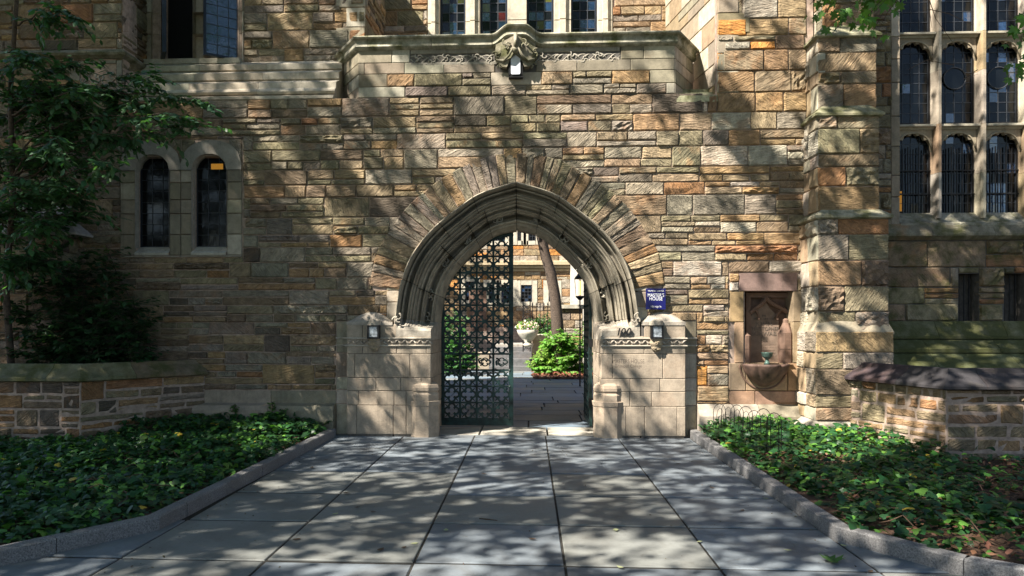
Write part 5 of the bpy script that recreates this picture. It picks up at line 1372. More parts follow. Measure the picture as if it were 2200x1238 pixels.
# ================================================================== FOLIAGE
def fan(pts): return [(0, i, i + 1) for i in range(1, len(pts) - 1)] + [(0, len(pts) - 1, 1)]
def make_T(kind):
    if kind == 'oval':
        V_ = [(0, .5, .04), (0, 0, 0), (.23, .28, -.03), (.25, .55, -.03), (0, 1, -.10), (-.25, .55, -.03), (-.23, .28, -.03)]; V_[0] = (0, .5, .02)
    elif kind == 'ivy':
        o = [(0, 0, 0), (.30, -.10, -.04), (.50, .18, -.06), (.30, .40, -.02), (.26, .72, -.05), (0, 1, -.1), (-.26, .72, -.05), (-.30, .40, -.02), (-.50, .18, -.06), (-.30, -.10, -.04)]
        V_ = [(0, .35, .03)] + o
    else:
        o = [(0, 0, 0), (.28, -.10, -.03), (.20, .15, 0), (.58, .22, -.08), (.42, .40, -.02), (.55, .62, -.08), (.20, .55, 0), (.16, .80, -.02), (0, 1.05, -.1), (-.16, .80, -.02), (-.20, .55, 0), (-.55, .62, -.08), (-.42, .40, -.02), (-.58, .22, -.08), (-.20, .15, 0), (-.28, -.10, -.03)]
        V_ = [(0, .38, .02)] + o
    return np.array(V_, dtype=np.float64), np.array(fan(V_), dtype=np.int64)
TT = {k: make_T(k) for k in ('oval', 'ivy', 'maple')}
def leaves(name, pos, dirs, ups, size, cols, mat, parent=None, kind_='oval', wid=1.0, **kw):
    T, Fq = TT[kind_]; n_ = len(pos); pos = np.asarray(pos); dirs = np.asarray(dirs); ups = np.asarray(ups); size = np.asarray(size)
    d = dirs / (np.linalg.norm(dirs, axis=1, keepdims=True) + 1e-9); r = np.cross(d, ups); r /= (np.linalg.norm(r, axis=1, keepdims=True) + 1e-9); u = np.cross(r, d)
    V_ = pos[:, None, :] + size[:, None, None] * (T[None, :, 0:1] * wid * r[:, None, :] + T[None, :, 1:2] * d[:, None, :] + T[None, :, 2:3] * u[:, None, :] * 1.5)
    V_ = V_.reshape(-1, 3); Fx = (Fq[None] + (np.arange(n_) * len(T))[:, None, None]).reshape(-1, 3)
    c = W(parent); V_ -= np.array(c)
    me = bpy.data.meshes.new(name); me.vertices.add(len(V_)); me.vertices.foreach_set('co', V_.astype(np.float32).ravel())
    me.loops.add(Fx.size); me.loops.foreach_set('vertex_index', Fx.astype(np.int32).ravel())
    me.polygons.add(len(Fx)); me.polygons.foreach_set('loop_start', np.arange(0, Fx.size, 3, dtype=np.int32)); me.polygons.foreach_set('loop_total', np.full(len(Fx), 3, dtype=np.int32))
    me.update(calc_edges=True); me.materials.append(MATS[mat])
    setcol(me, 'Col', np.repeat(np.asarray(cols), len(T), axis=0), len(V_))
    o = bpy.data.objects.new(name, me); COL.objects.link(o)
    if parent is not None: o.parent = parent
    return props(o, **kw)
def green(n_, base, var=.35, yellow=0.0):
    c = np.array(base)[None] * RNG.uniform(1 - var, 1 + var, (n_, 1)); c = c * RNG.uniform(.85, 1.15, (n_, 3))
    y = RNG.random(n_) < yellow; c[y] = np.array((.34, .24, .03)) * RNG.uniform(.6, 1.2, (y.sum(), 1)); return c
def rdir(n_, zs=1.0):
    v = RNG.normal(size=(n_, 3)); v[:, 2] *= zs; return v / np.linalg.norm(v, axis=1, keepdims=True)

# ---- ivy beds
def fnoise(x, y, s, seed):
    r = np.random.default_rng(seed); v = 0
    for k in range(5):
        a, b, p, q = r.uniform(-1, 1, 4); v = v + np.sin((x * a + y * b) * s * (1 + k * .6) + p * 6) * np.cos((y * a - x * b) * s * (1 + k * .5) + q * 6)
    return v / 2.2
def ivy(name, n_, side, label):
    if side < 0: x = RNG.uniform(-9, -2.5, n_); y = RNG.uniform(2.8, 10.58, n_)
    else: x = RNG.uniform(2.0, 8.5, n_); y = RNG.uniform(2.8, 10.58, n_)
    path = kl if side < 0 else kr
    pts = sorted(path, key=lambda p: p[1]); ex = np.interp(y, [p[1] for p in pts], [p[0] for p in pts])
    dist = (ex - x) * (1 if side < 0 else -1)             # metres inside the bed
    keep = dist > .10 + .10 * (fnoise(x, y, 6, 3) > .1)
    if side < 0:
        keep &= ~((y > 9.22) & (x < BLc[0] + .03)) ; m = (BLe[0] - BLc[0]) / (BLe[1] - BLc[1]); keep &= ~((y > 9.2) & (x < BLc[0] + (y - BLc[1]) * m + .05))
        zg = .085 + .07 * np.clip(dist, 0, 1) + .06 * fnoise(x, y, 2.2, 5) + np.where((y > 9.6), .10, 0)
        den = np.ones(n_)
    else:
        keep &= ~((y > 8.46) & (x > BRc[0] - .05)); m = (BRc[0] - BRs[0]) / (BRc[1] - BRs[1]); keep &= ~((y > 8.4) & (y < 10.05) & (x > BRc[0] + (y - BRc[1]) * m - .06)) & ~((y > 9.9) & (x > BRs[0] - .55) )
        zg = .085 + .07 * np.clip(dist, 0, 1) + .05 * fnoise(x, y, 2.2, 8) + np.clip((y - 8) * .05, 0, .12)
        bare = (fnoise(x, y, 1.3, 11) > .0) & (y < 8.4) & (dist > .3); den = np.where(bare, .16, .9)
    keep &= RNG.random(n_) < den
    x, y, zg, dist = x[keep], y[keep], zg[keep], dist[keep]; n2 = len(x)
    z = zg + RNG.uniform(-.07, .05, n2) - np.where(dist < .25, .03, 0)
    up = np.c_[RNG.normal(0, .42, n2), RNG.normal(-.25, .40, n2), np.ones(n2)]
    dr = np.c_[RNG.normal(size=(n2, 2)), RNG.normal(-.1, .3, n2)]
    sz = RNG.uniform(.035, .088, n2) * np.where(RNG.random(n2) < .15, 1.3, 1); 
    t = fnoise(x, y, 3.1, 17)[:, None]
    base = np.where(RNG.random((n2, 1)) < .22 + .2 * (t > .3), np.array([[.075, .18, .03]]), np.array([[.020, .066, .022]]))
    c = base * RNG.uniform(.6, 1.4, (n2, 1)) * RNG.uniform(.88, 1.12, (n2, 3)); yl = RNG.random(n2) < .006; c[yl] = (.40, .30, .04)
    leaves(name, np.c_[x, y, z], dr, up, sz, c, 'ivy_leaf', None, 'ivy', label=label, kind='stuff')
ivy('ivy_ground_cover', 48000, -1, 'dense dark ivy filling the bed left of the path')
ivy('ivy_ground_cover', 42000, 1, 'patchy ivy with bare brown gaps filling the bed right of the path')
# dead leaf litter in the right bed
n_ = 5000; x = RNG.uniform(2.6, 7.5, n_); y = RNG.uniform(3, 9, n_); k = (x > np.interp(y, sorted(p[1] for p in kr), [p[0] for p in sorted(kr, key=lambda p: p[1])]) + .15) & ~((y > 8.4) & (x > BRc[0] - .4)); x, y = x[k], y[k]; n_ = len(x)
leaves('leaf_litter', np.c_[x, y, .10 + RNG.uniform(0, .07, n_)], np.c_[RNG.normal(size=(n_, 2)), RNG.normal(0, .2, n_)], np.c_[RNG.normal(0, .4, (n_, 2)), np.ones(n_)], RNG.uniform(.03, .08, n_), green(n_, (.13, .065, .035), .5), 'litter', None, 'oval', label='brown dead leaves lying in the gaps of the right ivy', kind='stuff')

rt = []
for _ in range(170):
    x, y = random.uniform(2.6, 6.5), random.uniform(3.6, 9.6)
    if _ > 120: x = random.uniform(-6, -3.2)
    a = random.uniform(0, 6.28); pts = []
    for i in range(7): pts.append((x, y, .14 + .05 * math.sin(i * 1.3 + a))); a += random.gauss(0, .5); x += .09 * math.cos(a); y += .09 * math.sin(a)
    if all((p[0] > edge_x(kr, p[1]) + .15 and not (p[1] > 8.3 and p[0] > BRs[0] - .3)) or (p[0] < edge_x(kl, p[1]) - .15 and not (p[1] > 9)) for p in pts): rt.append(tube(pts, .0045, 4, False))
v, f = joinm(*rt); obj('ivy_runners', v, f, 'twig', None, kind='stuff', label='bare brown ivy runners lying among the leaves of the beds')
# ---- generic sprays of leaves along a branching skeleton
def branch_pts(a, b, sag, n_=8, wob=.05):
    a, b = Vector(a), Vector(b); L_ = (b - a).length; out = []
    for i in range(n_ + 1):
        t = i / n_; p = a.lerp(b, t); p.z += sag * math.sin(math.pi * t) * L_
        if 0 < i < n_: p += Vector([random.gauss(0, wob * L_ * .3) for _ in range(3)])
        out.append(p)
    return out
def foliage_from(branches, ntw, nl, tl, ls):
    pos, dirs, ups, sz = [], [], [], []; tubes = []
    for pts in branches:
        for _ in range(ntw):
            t = random.uniform(.2, 1) ** .8 * (len(pts) - 1); i = min(int(t), len(pts) - 2); p = pts[i].lerp(pts[i + 1], t - i)
            d = (pts[i + 1] - pts[i]).normalized(); side = Vector((random.gauss(0, 1), random.gauss(0, 1), random.gauss(-.15, .35))).normalized()
            d = (d * .7 + side).normalized(); L_ = tl * random.uniform(.5, 1.2); q = p + d * L_ - Vector((0, 0, L_ * .15))
            tubes.append(tube([p, p.lerp(q, .5) + Vector((0, 0, .02)), q], [.0035, .0025, .0012], 3, False))
            for k in range(nl):
                u = (k + .5) / nl; r = p.lerp(q, u); s = 1 if k % 2 else -1
                ld = (d * .6 + d.cross(Vector((0, 0, 1))) * s * .9 + Vector((random.gauss(0, .25), random.gauss(0, .25), random.gauss(-.30, .25))))
                pos.append(tuple(r)); dirs.append(tuple(ld)); ups.append((random.gauss(0, .35), random.gauss(-.1, .35), 1)); sz.append(ls * random.uniform(.6, 1.15))
    return np.array(pos), np.array(dirs), np.array(ups), np.array(sz), tubes
def tree(name, label, cat, trunk, rad, brs, ntw, nl, tl, ls, base, kind_='oval', wid=1.0, r0=.02, group=None, yellow=0, bark='bark'):
    T_ = empty(name, tuple(trunk[0]), label, cat, group)
    v, f = tube(trunk, rad, 8); obj('trunk', v, f, bark, T_, smooth=True)
    L_ = []
    for pts in brs: L_.append(tube(pts, [r0 * (1 - .85 * i / (len(pts) - 1)) for i in range(len(pts))], 5))
    for t in L_[:40]: obj('branch', t[0], t[1], bark, T_, smooth=True)
    p, d, u, s, tw = foliage_from(brs, ntw, nl, tl, ls)
    if tw: v, f = joinm(*tw); obj('twigs', v, f, bark, T_, kind='stuff')
    leaves('foliage', p, d, u, s, green(len(p), base, .4, yellow), 'leaf', T_, kind_, wid, kind='stuff')
    return T_
def at(px, py, Y): X, Z = P(px, py, Y); return Vector((X, Y, Z))
tr0 = [Vector((PX(30, 9.7), 9.75, 0.1)), at(12, 620, 9.65), at(28, 420, 9.5), at(22, 200, 9.4), at(40, -60, 9.3), at(60, -300, 9.2)]
brs = []
tips = [(430, 212, 9.2), (440, 268, 9.0), (345, 158, 9.3), (390, 250, 8.8), (290, 300, 9.1), (250, 350, 8.7), (215, 455, 9.2), (240, 240, 9.3), (180, 130, 9.0), (150, 30, 9.0), (200, 200, 8.6),
        (120, 300, 8.4), (150, 400, 8.8), (90, 470, 8.6), (70, 120, 8.6), (60, 540, 9.2), (-40, 300, 8.8), (-60, 150, 9.0), (-30, 450, 9), (110, 560, 9.5), (160, 250, 9.9), (100, 400, 9.8), (180, 340, 9.6), (60, 220, 9.6), (50, 380, 8.4), (130, 180, 9.5), (270, 190, 9.5), (20, 560, 9.0), (330, 220, 9.6), (60, 330, 10.1), (130, 290, 10.2), (30, 440, 10.1), (120, 470, 10.2), (200, 300, 10.2), (10, 250, 10.0), (90, 180, 10.2), (180, 430, 10.1), (-20, 350, 9.9)]
for (px, py, Y) in tips:
    z = random.choice((150, 260, 380, 480, 560)); s = at(20, min(620, max(60, py + random.uniform(0, 150))), 9.5)
    brs.append(branch_pts(s, at(px, py, Y), .06))
tree('understory_tree', 'slender green leafy tree standing in the walled bed at the far left', 'tree', tr0, [.05, .042, .036, .03, .024, .015], brs, 30, 9, .38, .115, (.042, .10, .042), wid=1.0, r0=.014)
# climbing shrub on the wall below the arched windows
brs = []
b0 = Vector((PX(290, 10.1), 10.25, .3))
for (px, py, Y) in [(200, 560, 10.2), (240, 545, 10.3), (270, 600, 10.2), (300, 640, 10.2), (320, 670, 10.25), (180, 620, 9.9), (230, 640, 9.8), (270, 690, 9.9), (160, 680, 9.9), (210, 720, 9.8), (140, 590, 10.0), (250, 740, 10.0), (290, 720, 10.2), (110, 640, 9.9), (60, 700, 9.8), (20, 660, 9.8), (180, 540, 10.1), (228, 580, 10.1), (90, 560, 9.9), (305, 760, 10.3), (150, 740, 9.9), (60, 600, 9.7), (20, 560, 9.9), (100, 520, 10.0), (0, 620, 9.8), (120, 720, 9.8), (60, 760, 9.7), (200, 770, 9.9), (255, 660, 10.0)]:
    brs.append(branch_pts(b0 + Vector((random.uniform(-1.4, .1), random.uniform(-.2, .1), 0)), at(px, py, Y), .04))
tree('climbing_shrub', 'dark dense shrub growing against the wall below the twin arched windows', 'shrub', [b0, b0 + Vector((-.3, 0, .6)), b0 + Vector((-.6, -.1, 1.2))], [.03, .025, .015], brs, 34, 9, .32, .10, (.024, .06, .022), wid=1.1, r0=.012)
brs = []
for (px, py) in [(232, 540), (262, 590), (290, 650), (305, 700), (325, 700), (318, 745)]:
    brs.append(branch_pts(at(px - 8, py + 45, 10.5), at(px, py, 10.5), 0, wob=.2))
tree('climbing_vine', 'thin vine with small bright leaves climbing the wall above the garden wall', 'vine', [at(330, 790, 10.5), at(322, 740, 10.52), at(300, 680, 10.52), at(250, 585, 10.52), at(232, 540, 10.5)], .008, brs, 8, 5, .12, .055, (.06, .13, .03), 'ivy', r0=.005)
# ivy shoots climbing the plinth
for k, (px, py) in enumerate([(505, 868), (585, 864), (610, 880)]):
    b = at(px, 905, 10.4); brs = [branch_pts(b, at(px, py, 10.4), 0, 4)]
    tree('ivy_shoot', ('single ivy shoot on the plinth, nearest the left garden wall', 'single ivy shoot on the plinth, in the middle of three', 'single ivy shoot on the plinth, nearest the archway')[k], 'plant', [b, at(px, py, 10.4)], .004, brs, 10, 4, .07, .05, (.06, .13, .03), 'ivy', r0=.004, group='ivy shoots rising against the plinth')

# ---- courtyard plants
ct = [at(1205, 740, 23.6), at(1197, 690, 23.6), at(1193, 640, 23.6), at(1183, 585, 23.6), at(1172, 550, 23.6), at(1162, 505, 23.6), at(1156, 460, 23.6), at(1150, 380, 23.6)]
ct[0].z = 0
brs = [branch_pts(ct[-1], ct[-1] + Vector((random.uniform(-3, 3), random.uniform(-2, 2), random.uniform(.5, 3))), .1) for _ in range(16)]
tree('courtyard_tree', 'leaning dark tree trunk in the courtyard behind the gate', 'tree', ct, [.25, .20, .18, .17, .16, .15, .14, .1], brs, 14, 9, .8, .16, (.05, .10, .03), r0=.09)
brs = [branch_pts(Vector((-10.3, 21.5, 6)), Vector((random.uniform(-12, -7.3), random.uniform(22.5, 27), random.uniform(8, 14))), .1) for _ in range(38)]
tree('courtyard_tree', 'unseen tall tree added left of the gate to shade the courtyard house', 'tree', [Vector((-10.6, 21.5, 0)), Vector((-10.5, 21.5, 3)), Vector((-10.3, 21.5, 6)), Vector((-10.2, 21.5, 10))], [.3, .26, .22, .1], brs, 20, 9, 1.0, .24, (.05, .10, .03), r0=.08, wid=1.4)  # added out of view; crown set to darken the left of the house
def bush(name, label, c, r, n_, ls, base, cat='bush', nb=26):
    c = Vector(c); brs = []
    for _ in range(nb):
        d = Vector((random.gauss(0, 1), random.gauss(0, 1), abs(random.gauss(0, 1)) * .9 + .1)).normalized(); brs.append(branch_pts(c, c + Vector((d.x * r[0], d.y * r[1], d.z * r[2])) * random.uniform(.7, 1.05), .0, 5))
    tree(name, label, cat, [c, c + Vector((0, 0, r[2] * .4))], .03, brs, n_, 7, r[0] * .28, ls, base, r0=.012)
bush('green_bush', 'bright sunlit green bush in the courtyard, in front of the pier', (PX(1208, 23.7), 23.7, .05), (.98, .85, 1.5), 17, .15, (.13, .27, .05), nb=56)
bush('green_bush', 'small bright bush lower at the left of the courtyard bush', (PX(1166, 23.4), 23.4, .05), (.5, .5, 1.0), 14, .10, (.16, .27, .05), nb=24)
bush('green_bush', 'green bush seen behind the lower left of the gate lattice', (PX(976, 23.6), 23.6, .05), (.85, .7, 2.0), 16, .14, (.05, .14, .04), nb=40)
bush('leafy_shrub', 'tall shrub behind the iron railing in the courtyard', (PX(1222, 27.5), 27.5, .5), (.7, .5, 1.7), 14, .14, (.10, .22, .06), nb=24)
bush('leafy_shrub', 'dark shrub left of the leaning trunk, behind the railing', (PX(1163, 28), 28, .9), (.8, .5, 1.2), 14, .14, (.05, .12, .04), nb=22)
mulch = [(PX(1148, 21.5), 21.4, .02), (3.6, 21.4, .02), (3.6, 24.8, .02), (PX(1150, 24.5), 24.6, .02), (PX(1140, 23), 23, .02)]
obj('mulch_bed', mulch, [tuple(range(5))], 'soil', None, kind='structure')
n_ = 900; leaves('mulch', np.c_[RNG.uniform(mulch[0][0], 3.4, n_), RNG.uniform(21.4, 23.5, n_), RNG.uniform(.02, .10, n_)], rdir(n_, .3), np.c_[RNG.normal(0, .4, (n_, 2)), np.ones(n_)], RNG.uniform(.08, .16, n_), green(n_, (.17, .06, .035), .4), 'litter', None, 'oval', kind='stuff', label='reddish mulch under the courtyard bush')
UR = empty('flower_urn', (PX(1134, 25.7), 25.7, PZ(1134, 742, 25.6)), 'pale stone urn of pink and white flowers at the top of the steps', 'urn')
ux = PX(1134, 25.0); uz = lambda y: PZ(1134, y, 25.0)
v, f = lathe(ux, 25.3, [(.16, uz(746)), (.20, uz(740)), (.12, uz(736)), (.22, uz(728)), (.34, uz(718)), (.38, uz(709)), (.33, uz(709)), (.05, uz(714))], 18); obj('urn_bowl', v, f, 'ashlar', UR, (.45, .42, .36), rv(), smooth=True)
n_ = 420; th = RNG.uniform(0, 2 * np.pi, n_); rr_ = np.sqrt(RNG.random(n_)); hh = np.sqrt(1 - rr_ ** 2 * .9); pf = np.c_[ux + .40 * rr_ * np.cos(th), 25.3 + .36 * rr_ * np.sin(th), uz(711) + .30 * hh + RNG.uniform(-.05, .05, n_)]
cc = np.array([(.75, .72, .70), (.62, .38, .46), (.70, .68, .55), (.10, .22, .05), (.12, .25, .06)])[RNG.integers(0, 5, n_)]
leaves('flowers', pf, rdir(n_), np.c_[RNG.normal(0, .6, (n_, 2)), np.ones(n_)], RNG.uniform(.05, .09, n_), cc, 'leaf', UR, 'oval', 1.6, kind='stuff')

# ---- wire hoop edging in the right bed
hoops = [(1509, 922, 860), (1526, 930, 858), (1546, 935, 868), (1564, 945, 865), (1583, 948, 870), (1602, 958, 873), (1620, 962, 882), (1640, 975, 878), (1663, 985, 887), (1596, 930, 868)]
ORD = ['first', 'second', 'third', 'fourth', 'fifth', 'seventh', 'eighth', 'ninth', 'tenth', 'sixth']
WH = []
for k, (px, pyb, pyt) in enumerate(hoops):
    gx, gy = PG(px, pyb, .06); 
    if k == 0 or True:
        zt = PZ(px, pyt, gy); w_ = .085
        pts = [(gx - w_, gy, 0.02), (gx - w_, gy, zt - w_ * 1.3)] + [(gx - w_ * math.cos(t), gy, zt - w_ * 1.3 + w_ * 1.3 * math.sin(t)) for t in np.linspace(.3, math.pi - .3, 7)] + [(gx + w_, gy, zt - w_ * 1.3), (gx + w_, gy, 0.02)]
    o = empty('wire_hoop', (gx, gy, 0), ORD[k] + ' wire hoop in the right ivy, counted from the archway pier', 'wire hoop', 'thin wire hoops standing in the ivy')
    v, f = tube(pts, .0042, 4); obj('hoop_wire', v, f, 'black_iron', o)
    q = [(gx - w_ + .05 + (0 if i < 3 else 0) + .045 * (1 - math.cos(math.pi * i / 4)) / 1.0 - .0, gy + .015, zt - .16 + .10 * math.sin(math.pi * i / 4)) for i in range(5)]
    v, f = tube([(q[0][0], gy + .015, .02)] + q + [(q[-1][0], gy + .015, .02)], .0036, 4); obj('inner_wire', v, f, 'black_iron', o)

# ---- fallen leaves and twigs on the path
FL = [(700, 988, 'curled dark', 0, 'near the left kerb'), (670, 1005, 'long dark', 0, 'closest to the left kerb'), (1040, 1018, 'curled brown', 0, 'in the middle of the path'), (745, 1060, 'small brown', 0, ''), (768, 1090, 'flat dark', 0, ''), (802, 1099, 'upright dark', 0, ''),
      (638, 1158, 'orange brown', 0, ''), (818, 1181, 'long dark curled', 0, ''), (868, 1176, 'tiny curved', 0, ''), (890, 1167, 'pale', 1, ''), (958, 1139, 'pale', 1, ''), (1457, 996, 'flat dark', 0, ''), (1529, 1048, 'small dark', 0, ''), (1645, 1071, 'pale green', 1, ''),
      (1323, 1138, 'pale', 1, ''), (1595, 1096, 'small brown', 0, ''), (1503, 1163, 'pale', 1, ''), (1692, 1182, 'green', 1, ''), (1790, 1206, 'large green', 2, ''), (1332, 1219, 'pale', 1, ''), (1870, 1228, 'brown', 0, ''), (2000, 1209, 'pale green', 1, ''), (1144, 1158, 'tiny dark', 0, ''), (720, 1104, 'thin pale', 1, ''), (1309, 1014, 'tiny pale', 1, ''), (1812, 1172, 'pale', 1, '')]
where = ['far left by the kerb', 'beside the left kerb below another dark leaf', 'in the centre of the path, curled', 'on a joint in the left half of the path', 'lying flat left of centre', 'standing on edge left of centre', 'on the lower left slab, orange brown', 'long and curled at the lower left of centre', 'tiny and curved, right of the long curled leaf',
         'pale, crumpled, left of the middle joint', 'pale and folded, on the centre column of slabs', 'flat and dark near the right kerb', 'small and dark, middle right of the path', 'pale green, against the right kerb', 'pale, small, on the centre right slab', 'small brown, right part of the path', 'pale, on the joint at lower right', 'green, thin, lower right of the path', 'large green maple leaf at the lower right corner', 'pale, small, at the bottom edge of the path', 'brown, on the joint at the bottom right', 'pale green, below the right kerb corner', 'tiny dark, on the bottom centre slab', 'thin and pale, left of the upright dark leaf', 'tiny and pale, far centre right', 'pale, tucked below the right kerb bend']
for k, (px, py, _, kd, __) in enumerate(FL):
    gx, gy = PG(px, py, .01); n1 = 1
    T, Fq = TT['maple' if kd == 2 else 'oval']; s = (.13 if kd == 2 else random.uniform(.05, .085)); a = random.uniform(0, 6.28); curl = random.uniform(1.0, 3.0)
    v = []
    for (x, y, z) in T: 
        X_, Y_ = x * 1.1, y - .5; v.append((gx + s * (X_ * math.cos(a) - Y_ * math.sin(a)), gy + s * (X_ * math.sin(a) + Y_ * math.cos(a)), .008 + s * (.35 * curl * (X_ ** 2 + .5 * Y_ ** 2))))
    c = [(.085, .055, .035), (.34, .36, .20), (.06, .13, .03)][kd]
    obj('fallen_leaf', v, [tuple(q) for q in Fq.tolist()], 'litter', None, c, rv(), label=('fallen leaf ' + where[k]), cat='leaf', group='fallen leaves on the path')
gx, gy = PG(1045, 1118); v, f = tube([(gx - .06, gy + .03, .006), (gx, gy, .009), (gx + .09, gy - .02, .006)], [.004, .005, .003], 5); obj('fallen_twig', v, f, 'twig', None, label='short brown twig lying on the centre of the path', cat='twig')

n_ = 420; y = RNG.uniform(3.6, 10.5, n_); x = RNG.uniform(-2.7, 2.2, n_); kx = RNG.random(n_) < .5; x[kx] = np.where(RNG.random(kx.sum()) < .5, -2.75 + RNG.exponential(.12, kx.sum()), 2.2 - RNG.exponential(.12, kx.sum()))
leaves('path_debris', np.c_[x, y, np.full(n_, .006)], np.c_[RNG.normal(size=(n_, 2)), RNG.normal(0, .2, n_)], np.c_[RNG.normal(0, .3, (n_, 2)), np.ones(n_)], RNG.uniform(.008, .028, n_), green(n_, (.10, .075, .05), .6), 'litter', None, 'oval', label='tiny seeds and leaf scraps scattered over the path', kind='stuff')
# ---- big shade trees beside and behind the viewer; crowns shaped to cast wanted dapples
def shade_streaks(x, z):                                         # shadow streaks wanted on the wall; leaf clumps are placed to cast them
    s = x * .82 + z * .57
    return math.tanh(2.0 * (.40 * math.sin(s * 2.9 + .8) + .60 * math.sin(s * 7.1 + 2.1 + .5 * math.sin(z * 1.7)) + .3 * math.sin(s * 1.3 + 4) + .35 * math.sin(z * 2.3 - x)))
def want(px, py, ground, x=0, z=0):  # share of shade wanted at each spot; steers where leaf clumps go
    if ground:
        if 560 < px < 1640 or py > 1180: d = .65 if py > 980 else .48
        elif px <= 560: d = .965
        elif py < 1010 and px > 1600: d = .22 if px < 1930 else .7
        elif px > 1950: d = .85
        else: d = .68
        return d
    if px < -200 or px > 2500 or py < -400: return .6
    b = shade_streaks(x, z)
    if px < 470: d = .965 if not (200 < px and py < 215) else .74
    elif px < 720: d = .68 + .28 * b if py < 500 else .88 + .10 * b
    elif px < 960: d = .55 + .42 * b if py > 200 else .35 + .3 * b
    elif px < 1300: d = .30 + .36 * b if py > 110 else .10
    elif px < 1480: d = .10 + .14 * b
    elif px < 1750:
        u = (px - 1510) / 220; yy = 170 + 330 * u
        d = .96 if abs(py - yy) < 70 and 140 < py < 560 else .02
    elif px < 1915: d = .42 + .36 * b if py < 640 else .35 + .2 * b
    elif py < 480: d = (.15 if px > 2000 else .5) if py < 470 else .7
    else: d = .93
    return min(.97, max(.03, d))
Sx, Sy, Sz = SUN_TO
trunks = [(-8.6, 1.5), (-4.6, -5.0), (5.2, -4.5), (-13.5, 5.5)]
cl = [[] for _ in trunks]; tries = 0; ncl = 0
while tries < 120000:
    tries += 1
    if random.random() < .55: T_ = (random.uniform(-9, 9), random.uniform(-2, 10.5), 0); gnd = True; cosw = Sz
    else: T_ = (random.uniform(-9.5, 9), 10.6, random.uniform(0, 8)); gnd = False; cosw = -Sy
    zc = T_[1] * _c - T_[0] * _s
    if zc > .6: px = 1100 + SHX + F_PX * (T_[0] * _c + T_[1] * _s) / zc; py = 696 - F_PX * (T_[2] - EYE) / zc
    else: px, py = 1100, 1600
    d = want(px, py, gnd, T_[0], T_[2]); area = (18 * 12.5 if gnd else 18.5 * 8) * abs(cosw) / (.55 if gnd else .45)
    if random.random() > -math.log(1 - d) / 2.2 * area / 345: continue
    t = random.uniform(9.5, 15.5); p = (T_[0] + Sx * t, T_[1] + Sy * t, T_[2] + Sz * t)  # clump set sunward of the spot it should shade
    if p[1] > 0 and p[2] < EYE + .46 * p[1] + .9: continue
    if p[1] > 9.3: continue
    i = min(range(len(trunks)), key=lambda k: (p[0] - trunks[k][0]) ** 2 + (p[1] - trunks[k][1]) ** 2)
    cl[i].append(p + (0.0 if gnd else 1.0,)); ncl += 1
    if ncl >= NCL: break
print('clumps', ncl, tries)
names = ['tall shade tree outside the left edge of the view', 'tall shade tree behind the viewer on the left', 'tall shade tree behind the viewer on the right', 'tall shade tree far outside the left edge of the view']
for i, (tx, ty) in enumerate(trunks):
    if not cl[i]: continue
    A = np.array(cl[i]); G_ = A[:, 3]; A = A[:, :3]; m = len(A); ctr = A.mean(0)
    T_ = empty('shade_tree', (tx, ty, 0), names[i], 'tree')
    tp = Vector((tx * .7 + ctr[0] * .3, ty * .7 + ctr[1] * .3, 7.5)); v, f = tube([(tx, ty, -.1), (tx + .1, ty, 2), (tx, ty + .1, 5), tp, (ctr[0], ctr[1], max(9.5, ctr[2]))], [.34, .28, .24, .18, .06], 10); obj('trunk', v, f, 'bark', T_, smooth=True)
    for k in RNG.choice(m, min(m, 34), replace=False):
        q = branch_pts(tp + Vector((0, 0, random.uniform(-1.2, 1))), A[k], .05, 7, .1); v, f = tube(q, [.05 * (1 - .85 * j / 7) for j in range(8)], 5); obj('limb', v, f, 'bark', T_)
    npc = 22; sg = np.where(np.repeat(G_, npc)[:, None] > .5, np.array([[.06, .62, .05]]), np.array([[.27, .13, .09]])); P_ = np.repeat(A, npc, 0) + RNG.normal(0, 1, (m * npc, 3)) * sg; n_ = len(P_)
    leaves('crown', P_, rdir(n_, .5), np.c_[RNG.normal(0, .5, (n_, 2)), np.ones(n_)], RNG.uniform(.10, .17, n_), green(n_, (.055, .12, .03), .4), 'leaf', T_, 'oval', 1.5, kind='stuff')

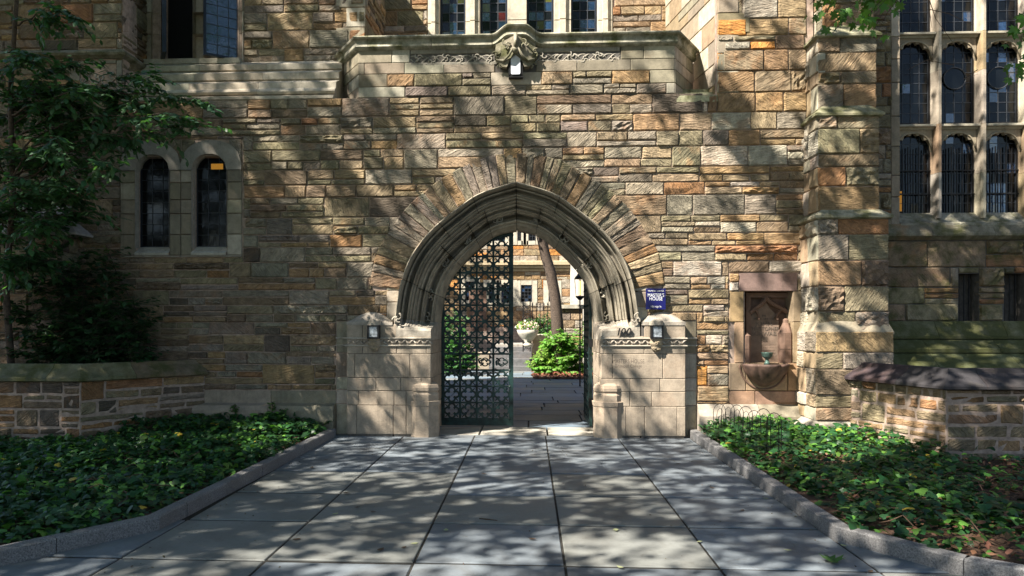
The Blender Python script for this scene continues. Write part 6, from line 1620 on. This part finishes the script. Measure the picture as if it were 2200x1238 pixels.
# ---- maple sprays that hang into the top right of the view, from a tree standing right of it
mt = empty('maple_tree', (10.6, 7.2, 0), 'maple whose hanging leafy twigs cross the top right corner', 'tree')
v, f = tube([(10.6, 7.2, -.1), (10.5, 7.2, 3), (10.2, 7.3, 6), (9.6, 7.4, 8.5), (9, 7.4, 10.5)], [.26, .22, .18, .13, .06], 10); obj('trunk', v, f, 'bark', mt, smooth=True)
sp = []
for (px, py, Y) in [(1790, 70, 8.6), (1850, 50, 8.6), (1820, 20, 8.7), (1740, 10, 8.6), (1880, 25, 8.5), (2180, 150, 8.3), (2195, 90, 8.3), (2230, 60, 8.4), (2210, 170, 8.3)]:
    e = at(px, py, Y); s = Vector((8.2 if px > 2100 else 6.4, Y, 7.2)); q = branch_pts(s, e, .05, 7, .05); sp.append(q)
for q in ((Vector((8.2, 8.4, 7.2)), Vector((10.2, 7.3, 6))), (Vector((6.4, 8.6, 7.2)), Vector((9.9, 7.35, 7)))):
    v, f = tube(branch_pts(q[0], q[1], -.05, 6), .03, 6); obj('branch', v, f, 'bark', mt)
for q in sp: v, f = tube(q, [.012 * (1 - .7 * i / 7) for i in range(8)], 5); obj('branch', v, f, 'bark', mt)
pos, dr, up, sz = [], [], [], []
for q in sp:
    for _ in range(46):
        t = random.uniform(.62, 1.0) * 7; i = min(6, int(t)); p = q[i].lerp(q[i + 1], t - i) + Vector([random.gauss(0, .13) for _ in range(3)])
        pos.append(tuple(p)); dr.append((random.gauss(0, .6), random.gauss(0, .5), random.gauss(-.9, .4))); up.append((random.gauss(0, .5), -1 + random.gauss(0, .5), random.gauss(.5, .4))); sz.append(random.uniform(.07, .125))
leaves('foliage', pos, dr, up, sz, green(len(pos), (.075, .17, .03), .35), 'leaf', mt, 'maple', kind='stuff')
tb = []
for (a, b, c) in [((1990, -20), (2010, 40), (2060, 110)), ((1995, 20), (2040, 30), (2090, 55)), ((2050, 140), (1990, 130), (1950, 150)), ((1935, -10), (1905, 30), (1890, 60)), ((2100, 150), (2070, 170), (2100, 160)), ((1900, 20), (1880, 60), (1860, 90)), ((2000, -60), (1994, 0), (2002, 60))]:
    tb.append(tube([at(*a, 8.7), at(*b, 8.7), at(*c, 8.75)], [.006, .004, .002], 4))
v, f = joinm(*tb); obj('bare_twigs', v, f, 'twig', mt, kind='stuff')
